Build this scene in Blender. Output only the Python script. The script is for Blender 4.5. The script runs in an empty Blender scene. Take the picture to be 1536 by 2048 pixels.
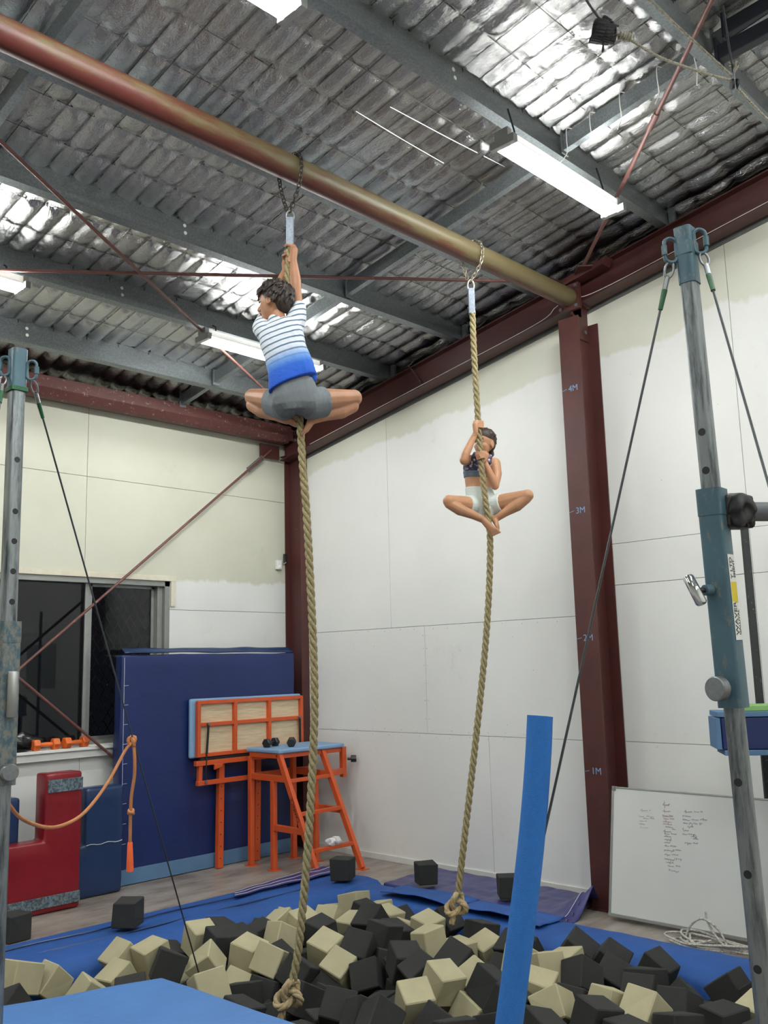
import bpy, bmesh, math, random
import numpy as np
from mathutils import Vector, Matrix, Euler, noise as mnoise

random.seed(7)
rng = np.random.default_rng(11)
SC = bpy.context.scene
COL = SC.collection

# ------------------------------------------------------------------ camera, world, exposure
F_PX = 1860.0
YAW, PITCH, ROLL, CAM_H = math.radians(45.8), math.radians(9.37), math.radians(-1.48), 1.83
_fwd = Vector((math.sin(YAW) * math.cos(PITCH), math.cos(YAW) * math.cos(PITCH), math.sin(PITCH)))
_rt = Vector((math.cos(YAW), -math.sin(YAW), 0))
_up = _rt.cross(_fwd)
CR = math.cos(ROLL) * _rt + math.sin(ROLL) * _up
CU = -math.sin(ROLL) * _rt + math.cos(ROLL) * _up
CAM = Vector((0, 0, CAM_H))
cam_data = bpy.data.cameras.new('camera')
cam_data.sensor_fit = 'VERTICAL'
cam_data.sensor_height = 24.0
cam_data.lens = F_PX / 2048 * 24.0
cam_data.clip_start = 0.05
cam = bpy.data.objects.new('camera', cam_data)
cam.matrix_world = Matrix(((CR.x, CU.x, -_fwd.x, 0), (CR.y, CU.y, -_fwd.y, 0), (CR.z, CU.z, -_fwd.z, CAM_H), (0, 0, 0, 1)))
COL.objects.link(cam)
SC.camera = cam
world = bpy.data.worlds.new('night')
SC.world = world
world.use_nodes = True
world.node_tree.nodes['Background'].inputs[0].default_value = (0.010, 0.012, 0.016, 1)
SC.view_settings.view_transform = 'Standard'
SC.view_settings.look = 'None'
SC.view_settings.gamma = 1.0
SC.view_settings.use_curve_mapping = False
SC.view_settings.exposure = 0.0
TUBE_STRENGTH = 108.0
SC.cycles.max_bounces = 6
SC.cycles.diffuse_bounces = 4
SC.cycles.glossy_bounces = 3
SC.cycles.transmission_bounces = 4
SC.cycles.sample_clamp_indirect = 6.0


def ray(x, y):
    return CR * ((x - 768) / F_PX) - CU * ((y - 1024) / F_PX) + _fwd


def at_y(x, y, Y):
    d = ray(x, y); return CAM + d * (Y / d.y)


def at_x(x, y, X):
    d = ray(x, y); return CAM + d * (X / d.x)


def at_z(x, y, z):
    d = ray(x, y); return CAM + d * ((z - CAM_H) / d.z)


def at_d(x, y, D):
    return CAM + ray(x, y) * D


HF = Vector((math.sin(YAW), math.cos(YAW), 0))      # horizontal forward of the photographer
HR = Vector((math.cos(YAW), -math.sin(YAW), 0))


def at_f(x, y, fd):
    d = ray(x, y); return CAM + d * (fd / d.dot(HF))


# ------------------------------------------------------------------ materials
def lin(c):
    if isinstance(c, str):
        c = tuple(int(c[i:i + 2], 16) / 255 for i in (0, 2, 4))
    return tuple((v / 12.92 if v <= 0.04045 else ((v + 0.055) / 1.055) ** 2.4) for v in c)


class NT:
    def __init__(s, name):
        s.m = bpy.data.materials.new(name); s.m.use_nodes = True
        s.t = s.m.node_tree; s.b = s.t.nodes['Principled BSDF']

    def n(s, typ, **kw):
        nd = s.t.nodes.new(typ)
        for k, v in kw.items():
            if k.startswith('i_'):
                key = k[2:]
                key = int(key) if key.isdigit() else key.replace('_', ' ')
                nd.inputs[key].default_value = v
            else:
                setattr(nd, k, v)
        return nd

    def l(s, a, b):
        s.t.links.new(a, b)

    def pos(s):
        return s.n('ShaderNodeNewGeometry').outputs['Position']

    def mapped(s, scale=(1, 1, 1), src=None):
        mp = s.n('ShaderNodeMapping'); mp.inputs['Scale'].default_value = scale
        s.l(src or s.pos(), mp.inputs['Vector']); return mp.outputs[0]

    def noise(s, scale, detail=4, rough=0.5, vec=None):
        nd = s.n('ShaderNodeTexNoise'); nd.inputs['Scale'].default_value = scale
        nd.inputs['Detail'].default_value = detail; nd.inputs['Roughness'].default_value = rough
        s.l(vec or s.pos(), nd.inputs['Vector']); return nd.outputs['Fac']

    def ramp(s, fac, stops):
        r = s.n('ShaderNodeValToRGB'); e = r.color_ramp.elements
        while len(e) < len(stops): e.new(0.5)
        for el, (p, c) in zip(e, stops):
            el.position = p; el.color = (*c[:3], 1)
        s.l(fac, r.inputs[0]); return r.outputs[0]

    def mix(s, fac, a, b, mode='MIX'):
        m = s.n('ShaderNodeMix', data_type='RGBA', blend_type=mode)
        if isinstance(fac, (int, float)): m.inputs[0].default_value = fac
        else: s.l(fac, m.inputs[0])
        for i, v in ((6, a), (7, b)):
            if isinstance(v, tuple): m.inputs[i].default_value = (*v[:3], 1)
            else: s.l(v, m.inputs[i])
        return m.outputs[2]

    def math(s, op, a, b=0.0, clamp=False):
        m = s.n('ShaderNodeMath', operation=op, use_clamp=clamp)
        for i, v in ((0, a), (1, b)):
            if isinstance(v, (int, float)): m.inputs[i].default_value = v
            else: s.l(v, m.inputs[i])
        return m.outputs[0]

    def color(s, c):
        if isinstance(c, tuple): s.b.inputs['Base Color'].default_value = (*c[:3], 1)
        else: s.l(c, s.b.inputs['Base Color'])

    def bump(s, h, strength=0.3, dist=0.01):
        b = s.n('ShaderNodeBump'); b.inputs['Strength'].default_value = strength
        b.inputs['Distance'].default_value = dist
        s.l(h, b.inputs['Height']); s.l(b.outputs[0], s.b.inputs['Normal'])

    def set(s, rough=0.5, metal=0.0, spec=None):
        s.b.inputs['Roughness'].default_value = rough; s.b.inputs['Metallic'].default_value = metal
        if spec is not None: s.b.inputs['Specular IOR Level'].default_value = spec
        return s.m


MATS = {}


def simple(name, c, rough=0.5, metal=0.0, var=0.12, scale=8.0, bump=0.0, bscale=60.0, bdist=0.004, spec=None):
    if name in MATS: return MATS[name]
    t = NT(name); c = lin(c)
    d = tuple(max(0, v * (1 - var)) for v in c); u = tuple(min(1, v * (1 + var)) for v in c)
    t.color(t.ramp(t.noise(scale, 5, 0.6), [(0.3, d), (0.7, u)]))
    if bump: t.bump(t.noise(bscale, 4, 0.6), bump, bdist)
    MATS[name] = t.set(rough, metal, spec)
    return MATS[name]


def worn(name, c, c2, thr=0.6, scale=14, rough=0.5, metal=0.0, stretch=(1, 1, 1), bump=0.1, soft=0.06):
    if name in MATS: return MATS[name]
    t = NT(name); a, b = lin(c), lin(c2)
    v = t.mapped(stretch)
    base = t.ramp(t.noise(4, 4, 0.6), [(0.3, tuple(x * 0.85 for x in a)), (0.7, tuple(min(1, x * 1.15) for x in a))])
    mask = t.ramp(t.noise(scale, 6, 0.7, v), [(thr - soft, (0, 0, 0)), (thr + soft, (1, 1, 1))])
    t.color(t.mix(mask, base, b))
    if bump: t.bump(t.noise(scale * 4, 4), bump, 0.003)
    MATS[name] = t.set(rough, metal)
    return MATS[name]


# painted wall sheets: white, with an older cream coat left above a brushed edge
def wall_paint(name, zedge, zamp, axis, tones):
    t = NT(name); white_lo, white_hi, cream_lo, cream_hi = [lin(c) for c in tones]
    p = t.pos(); sp = t.n('ShaderNodeSeparateXYZ'); t.l(p, sp.inputs[0])
    z = sp.outputs['Z']; h = sp.outputs[axis]
    n1 = t.noise(1.7, 3, 0.5); n2 = t.noise(9, 3, 0.7, t.mapped((1, 1, 0.35)))
    lim = t.math('ADD', t.math('MULTIPLY', t.math('SUBTRACT', n1, 0.5), zamp), t.math('MULTIPLY', t.math('SUBTRACT', n2, 0.5), 0.10))
    d = t.math('SUBTRACT', t.math('SUBTRACT', z, zedge(t, h)), lim)
    mask = t.math('MULTIPLY', t.math('ADD', t.math('MULTIPLY', d, 30), 0.5, True), 1.0, True)
    white = t.ramp(t.noise(0.9, 4, 0.6), [(0.3, white_lo), (0.7, white_hi)])
    cream = t.ramp(t.noise(1.3, 5, 0.6), [(0.3, cream_lo), (0.7, cream_hi)])
    col = t.mix(mask, white, cream)
    dirt = t.ramp(t.noise(2.2, 6, 0.75), [(0.62, (1, 1, 1)), (0.8, (0.86, 0.86, 0.84))])
    t.color(t.mix(1.0, col, dirt, 'MULTIPLY'))
    t.bump(t.noise(130, 3), 0.06, 0.002)
    return t.set(0.62)


M_WALL_B = wall_paint('back_wall_paint', lambda t, h: 2.72, 0.10, 'X', ('d3d4d1', 'dededb', 'bfbfae', 'c8c8b8'))
M_WALL_R = wall_paint('right_wall_paint', lambda t, h: t.math('ADD', 4.32, t.math('MULTIPLY', t.math('SUBTRACT', 3.9, h), 0.10)), 0.35, 'Y', ('ebece9', 'f3f3f0', 'dedecf', 'e4e4d6'))
M_SKIRT = simple('white_gloss_paint', 'e2e2de', 0.4, var=0.04)
M_SHADOWGAP = simple('dark_board', '4a4a48', 0.9)
M_CLAD = simple('outer_cladding', '2c2e30', 0.7, 0.2)

RED = '4b2522'
M_RED = worn('oxide_red_steel', RED, '8a7468', 0.73, 20, 0.48, 0.0, (1, 1, 1), 0.12, 0.03)
M_REDD = worn('dusty_red_steel', '5a312d', 'b09a92', 0.66, 26, 0.6, 0.0, (1, 1, 1), 0.15, 0.07)
M_ROD = worn('red_brown_rod', '66403b', '8f736b', 0.66, 40, 0.5, 0.0, (1, 1, 1), 0.1)


def galv(name, c, rough=0.42, metal=0.75):
    t = NT(name)
    vo = t.n('ShaderNodeTexVoronoi'); vo.inputs['Scale'].default_value = 70; t.l(t.mapped((1, 1, 1)), vo.inputs['Vector'])
    a = lin(c)
    col = t.ramp(vo.outputs['Distance'], [(0.0, tuple(x * 0.82 for x in a)), (0.8, tuple(min(1, x * 1.18) for x in a))])
    st = t.ramp(t.noise(2.5, 5, 0.7, t.mapped((0.4, 1, 2))), [(0.35, (0.8, 0.8, 0.8)), (0.65, (1, 1, 1))])
    t.color(t.mix(1.0, col, st, 'MULTIPLY'))
    return t.set(rough, metal)


M_GALV = galv('galvanised_steel', '888e91')
M_ZINC = galv('zinc_plate', '6f767f', 0.5, 0.7)
M_POST = worn('scuffed_grey_post', '8b9194', '4a5054', 0.55, 30, 0.38, 0.75, (1, 1, 0.12), 0.08, 0.10)
M_TEAL = worn('worn_teal_paint', '44626f', '7a766a', 0.64, 34, 0.42, 0.15, (1, 1, 0.45), 0.12, 0.06)
M_TEALOLD = worn('corroded_teal_paint', '46606b', '7c7c74', 0.5, 40, 0.55, 0.3, (1, 1, 0.6), 0.18, 0.07)
M_CHROME = simple('chrome', 'd0d2d4', 0.12, 1.0, 0.05)
M_STEELGREY = simple('dull_steel_disc', '85898c', 0.38, 0.8, 0.15, 60)
M_CABLE = simple('steel_cable', '4a4d50', 0.45, 0.6, 0.2, 200)
M_CHAIN = simple('dark_chain', '4b4641', 0.4, 0.85, 0.3, 60)
M_CHAINB = simple('galvanised_chain', 'b9b2a0', 0.35, 0.85, 0.2, 60)
M_BLACK = simple('black_rubber', '17181a', 0.55, 0, 0.2, 30)
M_BLACKG = simple('black_enamel', '1b1c1e', 0.35, 0, 0.2, 30)
M_DARKSTEEL = simple('dark_blue_steel', '20242c', 0.45, 0.3, 0.2, 5)


def foil():
    t = NT('foil_sarking')
    w = t.noise(38, 5, 0.65, t.mapped((1.6, 0.55, 1)))
    w2 = t.noise(120, 4, 0.6, t.mapped((1, 0.7, 1)))
    h = t.math('ADD', t.math('MULTIPLY', w, 1.0), t.math('MULTIPLY', w2, 0.45))
    t.color(t.ramp(t.noise(1.1, 4, 0.6), [(0.3, lin('b0b0af')), (0.7, lin('c6c6c5'))]))
    t.bump(h, 0.62, 0.010)
    return t.set(0.15, 1.0)


M_FOIL = foil()
M_WIRE = simple('mesh_wire', '45443f', 0.5, 0.5, 0.2)
M_TAPE = simple('bright_foil_tape', 'c4c4c0', 0.35, 0.6)


def floor_mat():
    t = NT('stained_floor')
    a = t.noise(1.4, 6, 0.65); b = t.noise(5.5, 6, 0.7, t.mapped((0.35, 1.2, 1)))
    c1 = t.ramp(a, [(0.36, lin('6b6058')), (0.52, lin('9d978e')), (0.7, lin('b3aea6'))])
    c2 = t.ramp(b, [(0.36, lin('5a4038')), (0.5, lin('8c8078')), (0.66, lin('a9a49c'))])
    col = t.mix(0.55, c1, c2)
    t.color(col)
    t.bump(t.noise(40, 4), 0.05, 0.003)
    return t.set(0.42)


M_FLOOR = floor_mat()


def vinyl(name, c, rough=0.35, wr=0.25, wscale=7, var=0.12, stretch=(1, 1, 1), dist=0.02):
    t = NT(name); a = lin(c)
    t.color(t.ramp(t.noise(2.3, 5, 0.6), [(0.3, tuple(x * (1 - var) for x in a)), (0.7, tuple(min(1, x * (1 + var)) for x in a))]))
    h = t.math('ADD', t.noise(wscale, 3, 0.55, t.mapped(stretch)), t.math('MULTIPLY', t.noise(220, 2), 0.03))
    t.bump(h, wr, dist)
    return t.set(rough)


M_MATBLUE = vinyl('blue_vinyl', '17285a', 0.36, 0.35, 4.5, 0.14, (0.6, 1, 1.4))
M_MATTRIM = vinyl('light_blue_carpet', '57799c', 0.8, 0.15, 20)
M_NAVY = vinyl('navy_vinyl', '1d3358', 0.32, 0.35, 6)
M_REDV = vinyl('red_vinyl', '7a101c', 0.33, 0.3, 5)
M_PURPLE = vinyl('purple_vinyl', '35356f', 0.35, 0.5, 5, 0.15, (0.6, 1.8, 1))
M_PAD = vinyl('blue_carpet_pad', '1d4f97', 0.72, 0.35, 9)
M_LIGHTMAT = vinyl('pale_blue_vinyl', '4a7cbd', 0.5, 0.30, 10, 0.06, (0.3, 3.0, 1), 0.012)
M_TUBE = simple('blue_sponge', '2a6fbd', 0.9, 0, 0.08, 60, 0.5, 240, 0.006)
M_WEB = worn('speckled_velcro', '6d7f86', '39424a', 0.5, 60, 0.9, 0, (1, 1, 1), 0.3, 0.08)
M_STITCH = simple('white_thread', 'c9ccd2', 0.8)
M_FOAMB = simple('charcoal_foam', '2b2c2b', 0.95, 0, 0.10, 6, 0.35, 300, 0.003)
M_FOAMT = simple('beige_foam', 'b0a98a', 0.95, 0, 0.08, 6, 0.30, 300, 0.003)
M_ORANGE = simple('orange_powdercoat', 'cc5528', 0.42, 0, 0.07, 5, 0.05, 200)
M_PLY = None


def ply():
    t = NT('plywood'); a = lin('c9b491'); b = lin('dcc9a8')
    t.color(t.ramp(t.noise(6, 6, 0.6, t.mapped((1, 1, 9))), [(0.35, a), (0.65, b)]))
    return t.set(0.6)


M_PLY = ply()
M_PADBLUE = vinyl('sky_blue_upholstery', '7fa3c6', 0.55, 0.1, 30)
M_ORBELL = simple('orange_dumbbell', 'dd6a2a', 0.45, 0, 0.12, 12)
M_CORD = simple('tan_rubber_cord', 'b9794a', 0.6, 0, 0.15, 20)
M_HANDLE = simple('orange_handle', 'ff6a35', 0.4)
M_WHITEPL = simple('white_plastic', 'e4e4e0', 0.4, 0, 0.03)
M_ALU = simple('aluminium', 'a4a6a4', 0.4, 0.7, 0.1)
M_WINFRAME = simple('window_aluminium', '8e908c', 0.45, 0.4, 0.1)
M_TIMBER = worn('old_cream_timber', 'cfc9b6', '9a927e', 0.66, 30, 0.6, 0, (0.3, 1, 1))
M_BOARD = simple('whiteboard_enamel', 'd6d8d4', 0.28, 0, 0.03, 2)
M_PENRED = simple('red_marker', '9c4a55', 0.7); M_PENBLUE = simple('dark_marker', '4f5b6c', 0.7); M_PENBLK = simple('black_marker', '5e4f56', 0.7); M_PENGREY = simple('faded_marker', 'a9adac', 0.7)
M_CHALK = simple('pale_blue_marker', '7f9fc4', 0.8)
M_GREENTAPE = simple('green_tape', '15512f', 0.5)
M_GREENMAT = simple('green_pad', '86b26a', 0.7)


def rope_mat(name, c, d):
    t = NT(name)
    t.color(t.ramp(t.noise(70, 4, 0.7), [(0.3, lin(d)), (0.7, lin(c))]))
    t.bump(t.noise(260, 3), 0.4, 0.002)
    return t.set(0.9)


M_ROPE = rope_mat('manila_rope', 'ab9f7a', '7c6f4e')
M_KNOT = rope_mat('worn_rope_knot', 'c6b48f', '9c8661')
M_WHITEROPE = rope_mat('white_braided_rope', 'dcdad4', '7b7468')
M_GREYROPE = rope_mat('grey_braided_rope', 'aaa594', '6c685c')


def glass():
    t = NT('night_glass'); t.b.inputs['Transmission Weight'].default_value = 1.0
    t.b.inputs['IOR'].default_value = 1.45; t.color((0.35, 0.36, 0.36)); return t.set(0.02)


M_GLASS = glass()


def emis(name, c, s):
    t = NT(name); t.b.inputs['Emission Color'].default_value = (*c, 1); t.b.inputs['Emission Strength'].default_value = s
    t.color((0.8, 0.8, 0.8)); return t.set(0.4)


M_TUBEL = emis('fluorescent_tube', (0.975, 1.0, 0.975), TUBE_STRENGTH)


def skin(name, c):
    t = NT(name); a = lin(c)
    t.color(t.ramp(t.noise(14, 4), [(0.3, tuple(x * 0.9 for x in a)), (0.7, tuple(min(1, x * 1.08) for x in a))]))
    t.b.inputs['Subsurface Weight'].default_value = 0.08
    t.b.inputs['Subsurface Radius'].default_value = (0.02, 0.008, 0.004)
    t.b.inputs['Subsurface Scale'].default_value = 0.3
    return t.set(0.5)


M_SKIN = skin('skin', 'aa7a5c')
M_SKINF = skin('skin_paler', 'b88867')


# ------------------------------------------------------------------ mesh helpers
class MB:
    def __init__(s):
        s.v = []; s.f = []

    def add(s, vs, fs):
        o = len(s.v); s.v += [tuple(v) for v in vs]; s.f += [tuple(i + o for i in f) for f in fs]; return s

    def box(s, lo, hi, M=None):
        x0, y0, z0 = lo; x1, y1, z1 = hi
        vs = [Vector(p) for p in ((x0, y0, z0), (x1, y0, z0), (x1, y1, z0), (x0, y1, z0), (x0, y0, z1), (x1, y0, z1), (x1, y1, z1), (x0, y1, z1))]
        if M: vs = [M @ v for v in vs]
        return s.add(vs, [(0, 3, 2, 1), (4, 5, 6, 7), (0, 1, 5, 4), (1, 2, 6, 5), (2, 3, 7, 6), (3, 0, 4, 7)])

    def bar(s, p0, p1, w, h=None, up=(0, 0, 1)):
        p0, p1 = Vector(p0), Vector(p1); h = h or w
        d = (p1 - p0).normalized(); u = Vector(up)
        if abs(d.dot(u)) > 0.98: u = Vector((0, 1, 0))
        x = d.cross(u).normalized(); y = x.cross(d).normalized()
        c = [(-w / 2, -h / 2), (w / 2, -h / 2), (w / 2, h / 2), (-w / 2, h / 2)]
        vs = [p + x * a + y * b for p in (p0, p1) for a, b in c]
        return s.add(vs, [(0, 1, 2, 3), (7, 6, 5, 4), (0, 4, 5, 1), (1, 5, 6, 2), (2, 6, 7, 3), (3, 7, 4, 0)])

    def tube(s, path, r, n=8, caps=True, closed=False):
        P = [Vector(p) for p in path]; m = len(P)
        rs = r if hasattr(r, '__len__') else [r] * m
        T = []
        for i in range(m):
            a = P[(i - 1) % m] if (closed or i > 0) else P[0]; b = P[(i + 1) % m] if (closed or i < m - 1) else P[-1]
            T.append((b - a).normalized())
        u = Vector((0, 0, 1)) if abs(T[0].z) < 0.9 else Vector((1, 0, 0))
        x = T[0].cross(u).normalized(); vs = []
        for i in range(m):
            x = (x - T[i] * x.dot(T[i])).normalized(); y = T[i].cross(x)
            for k in range(n):
                a = 2 * math.pi * k / n; vs.append(P[i] + (x * math.cos(a) + y * math.sin(a)) * rs[i])
        fs = []
        for i in range(m if closed else m - 1):
            j = (i + 1) % m
            for k in range(n): fs.append((i * n + k, i * n + (k + 1) % n, j * n + (k + 1) % n, j * n + k))
        if caps and not closed:
            fs.append(tuple(range(n - 1, -1, -1))); fs.append(tuple((m - 1) * n + k for k in range(n)))
        return s.add(vs, fs)

    def cyl(s, p0, p1, r0, r1=None, n=16):
        return s.tube([p0, p1], [r0, r0 if r1 is None else r1], n)

    def prism(s, poly, off):
        n = len(poly); off = Vector(off); a = [Vector(p) for p in poly]; b = [p + off for p in a]
        fs = [tuple(range(n - 1, -1, -1)), tuple(range(n, 2 * n))] + [(i, (i + 1) % n, n + (i + 1) % n, n + i) for i in range(n)]
        return s.add(a + b, fs)

    def loft(s, rings, caps=True):
        n = len(rings[0]); vs = [p for r in rings for p in r]; fs = []
        for i in range(len(rings) - 1):
            for k in range(n): fs.append((i * n + k, i * n + (k + 1) % n, (i + 1) * n + (k + 1) % n, (i + 1) * n + k))
        if caps: fs.append(tuple(range(n - 1, -1, -1))); fs.append(tuple((len(rings) - 1) * n + k for k in range(n)))
        return s.add(vs, fs)

    def ell(s, c, axes, nu=16, nv=10):
        c = Vector(c); X, Y, Z = [Vector(a) for a in axes]; vs = [c + Z]; fs = []
        for i in range(1, nv):
            t = math.pi * i / nv
            for k in range(nu):
                p = 2 * math.pi * k / nu; vs.append(c + Z * math.cos(t) + (X * math.cos(p) + Y * math.sin(p)) * math.sin(t))
        vs.append(c - Z); L = len(vs) - 1
        for k in range(nu):
            fs.append((0, 1 + k, 1 + (k + 1) % nu)); fs.append((L, L - nu + (k + 1) % nu, L - nu + k))
        for i in range(nv - 2):
            for k in range(nu):
                a = 1 + i * nu; b = a + nu; fs.append((a + k, b + k, b + (k + 1) % nu, a + (k + 1) % nu))
        return s.add(vs, fs)

    def cap(s, p0, r0, p1, r1):
        p0, p1 = Vector(p0), Vector(p1)
        s.ell(p0, ((r0, 0, 0), (0, r0, 0), (0, 0, r0)), 12, 8); s.ell(p1, ((r1, 0, 0), (0, r1, 0), (0, 0, r1)), 12, 8)
        return s.cyl(p0, p1, r0, r1, 12)

    def torus(s, c, ax1, ax2, R1, R2, r, n=14, m=6):
        c, a, b = Vector(c), Vector(ax1).normalized(), Vector(ax2).normalized()
        return s.tube([c + a * (R1 * math.cos(2 * math.pi * i / n)) + b * (R2 * math.sin(2 * math.pi * i / n)) for i in range(n)], r, m, closed=True)

    def mesh(s, name):
        me = bpy.data.meshes.new(name); me.from_pydata(s.v, [], s.f)
        bm = bmesh.new(); bm.from_mesh(me); bmesh.ops.recalc_face_normals(bm, faces=bm.faces); bm.to_mesh(me); bm.free()
        return me

    def obj(s, name, mat, parent=None, smooth=False, bevel=0.0, seg=2):
        return link(name, s.mesh(name), mat, parent, smooth, bevel, seg)


def link(name, me, mat, parent=None, smooth=False, bevel=0.0, seg=2):
    if mat is not None and not me.materials: me.materials.append(mat)
    o = bpy.data.objects.new(name, me); COL.objects.link(o)
    if smooth:
        for p in me.polygons: p.use_smooth = True
        if smooth == 'auto':
            me.set_sharp_from_angle(angle=math.radians(40))
    if bevel:
        b = o.modifiers.new('bevel', 'BEVEL'); b.width = bevel; b.segments = seg; b.limit_method = 'ANGLE'
        for p in me.polygons: p.use_smooth = True
        b.harden_normals = True
    if parent is not None:
        o.parent = parent; o.matrix_parent_inverse = parent.matrix_world.inverted()
    return o


def tag(o, label=None, cat=None, group=None, kind=None):
    if label: o['label'] = label
    if cat: o['category'] = cat
    if group: o['group'] = group
    if kind: o['kind'] = kind
    return o


def thing(name, loc, label, cat, group=None):
    o = bpy.data.objects.new(name, None); COL.objects.link(o); o.location = loc
    o.empty_display_size = 0.1
    o.matrix_world = Matrix.Translation(Vector(loc))
    return tag(o, label, cat, group)


def structure(o):
    o['kind'] = 'structure'; return o


def catmull(pts, n=8):
    P = [Vector(p) for p in pts]; P = [P[0] * 2 - P[1]] + P + [P[-1] * 2 - P[-2]]; out = []
    for i in range(1, len(P) - 2):
        a, b, c, d = P[i - 1:i + 3]
        for k in range(n):
            t = k / n
            out.append(0.5 * ((2 * b) + (c - a) * t + (2 * a - 5 * b + 4 * c - d) * t * t + (3 * b - a - 3 * c + d) * t ** 3))
    out.append(P[-2]); return out


def resample(path, step):
    P = [Vector(p) for p in path]; out = [P[0]]; acc = 0.0
    for a, b in zip(P, P[1:]):
        L = (b - a).length; t = step - acc
        while t <= L and L > 0:
            out.append(a + (b - a) * (t / L)); t += step
        acc = (acc + L) % step if L > 0 else acc
    return out


def vnoise(x, y, seed=0):
    xi = np.floor(x).astype(np.int64); yi = np.floor(y).astype(np.int64); xf = x - xi; yf = y - yi

    def h(a, b):
        n = (a * 374761393 + b * 668265263 + seed * 974711) & 0x7fffffff
        n = ((n ^ (n >> 13)) * 1274126177) & 0x7fffffff
        return ((n ^ (n >> 16)) & 0xffff) / 65535.0
    u = xf * xf * (3 - 2 * xf); v = yf * yf * (3 - 2 * yf)
    return (h(xi, yi) * (1 - u) + h(xi + 1, yi) * u) * (1 - v) + (h(xi, yi + 1) * (1 - u) + h(xi + 1, yi + 1) * u) * v


def text_mesh(s, size, mat, name, M, parent, depth=0.0004, bold=0.0):
    cu = bpy.data.curves.new(name, 'FONT'); cu.body = s; cu.size = size; cu.extrude = depth; cu.offset = bold
    cu.align_x = 'LEFT'; cu.align_y = 'CENTER'
    tmp = bpy.data.objects.new(name, cu)
    me = bpy.data.meshes.new_from_object(tmp); bpy.data.objects.remove(tmp)
    me.transform(M)
    return link(name, me, mat, parent)

# ------------------------------------------------------------------ the building shell
SL = 0.17                                   # roof fall per metre towards the back wall
XW, YW = 6.60, 7.85                         # faces of the right and back wall sheets
XL, YF = -4.2, -5.0                         # left and front walls, out of view
PIT = [(2.70, 1.9), (5.3, 1.9), (5.3, 5.75), (1.6, 5.75), (1.6, 4.65), (2.72, 4.30)]


def build_floor():
    bm = bmesh.new()
    outer = [bm.verts.new((x, y, 0)) for x, y in ((XL, YF), (6.7, YF), (6.7, 8.0), (XL, 8.0))]
    inner = [bm.verts.new((x, y, 0)) for x, y in PIT]
    eo = [bm.edges.new((outer[i], outer[(i + 1) % 4])) for i in range(4)]
    ei = [bm.edges.new((inner[i], inner[(i + 1) % 6])) for i in range(6)]
    bmesh.ops.triangle_fill(bm, edges=eo + ei, use_beauty=True)
    low = [bm.verts.new((x, y, -0.401)) for x, y in PIT]
    for i in range(6): bm.faces.new((inner[i], inner[(i + 1) % 6], low[(i + 1) % 6], low[i]))
    bm.faces.new(low)
    bmesh.ops.recalc_face_normals(bm, faces=bm.faces)
    me = bpy.data.meshes.new('floor'); bm.to_mesh(me); bm.free()
    o = structure(link('floor', me, M_FLOOR))
    if sum((p.normal.z * p.area for p in me.polygons)) < 0:
        me.flip_normals()
    return o


build_floor()


def zrt(y, a): return a - SL * y


# right wall: dark backing, sheets with open joints
wall_right = structure(MB().prism([(XW + 0.03, YF, 0), (XW + 0.03, 8.0, 0), (XW + 0.03, 8.0, zrt(8.0, 5.92)), (XW + 0.03, YF, zrt(YF, 5.92))], (0.09, 0, 0)).obj('wall_right', M_CLAD))
G = 0.0018


def rpanel(y0, y1, z0, z1, slope=False, dx=0.0):
    a = [(XW + dx, y0 + G, z0 + G), (XW + dx, y1 - G, z0 + G)]
    if slope: a += [(XW + dx, y1 - G, zrt(y1, 5.40)), (XW + dx, y0 + G, zrt(y0, 5.40))]
    else: a += [(XW + dx, y1 - G, z1 - G), (XW + dx, y0 + G, z1 - G)]
    return MB().prism(a, (0.0295 - dx, 0, 0)).obj('panel', M_WALL_R, wall_right, bevel=0.0012, seg=1)


for y0, y1, z0, z1, s in ((5.21, 7.6, 0, 1.195, 0), (4.0, 5.21, 0, 1.195, 0), (5.925, 7.6, 1.195, 2.19, 0), (4.0, 5.925, 1.195, 2.19, 0),
                          (6.36, 7.6, 2.19, 0, 1), (4.0, 6.36, 2.19, 0, 1),
                          (2.75, 4.0, 0, 1.2, 0), (2.75, 4.0, 1.2, 2.415, 0), (2.75, 4.0, 2.415, 2.745, 0), (2.75, 4.0, 2.745, 0, 1),
                          (0.3, 2.75, 0, 1.2, 0), (0.3, 2.75, 1.2, 2.415, 0), (0.3, 2.75, 2.415, 2.745, 0), (0.3, 2.75, 2.745, 0, 1),
                          (-2.3, 0.3, 0, 2.4, 0), (-2.3, 0.3, 2.4, 0, 1), (YF, -2.3, 0, 2.4, 0), (YF, -2.3, 2.4, 0, 1)):
    rpanel(y0, y1, z0, z1, bool(s), random.uniform(-0.001, 0.002))
mb = MB()
for z in (2.165, 1.22, 1.17):
    for k in range(17):
        y = 4.2 + k * 0.205 + random.uniform(-0.03, 0.03)
        if y < 7.45: mb.ell((XW - 0.001, y, z + random.uniform(-.01, .01)), ((0.004, 0, 0), (0, 0.006, 0), (0, 0, 0.006)), 8, 4)
for y in (5.905, 5.945):
    for z in (1.33, 1.5, 1.66, 1.82, 1.98, 2.1): mb.ell((XW - 0.001, y, z), ((0.004, 0, 0), (0, 0.006, 0), (0, 0, 0.006)), 8, 4)
for y, z in ((7.2, 2.0), (6.9, 1.75), (6.6, 2.02), (6.6, 1.4), (7.1, 1.45), (5.3, 1.75), (4.7, 1.76), (4.9, 2.05), (5.5, 1.95), (5.0, 1.3), (6.3, 1.7), (3.6, 1.17), (3.1, 1.17), (3.4, 3.2), (2.9, 3.7), (3.6, 4.1)):
    mb.ell((XW - 0.001, y, z), ((0.004, 0, 0), (0, 0.006, 0), (0, 0, 0.006)), 8, 4)
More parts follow.
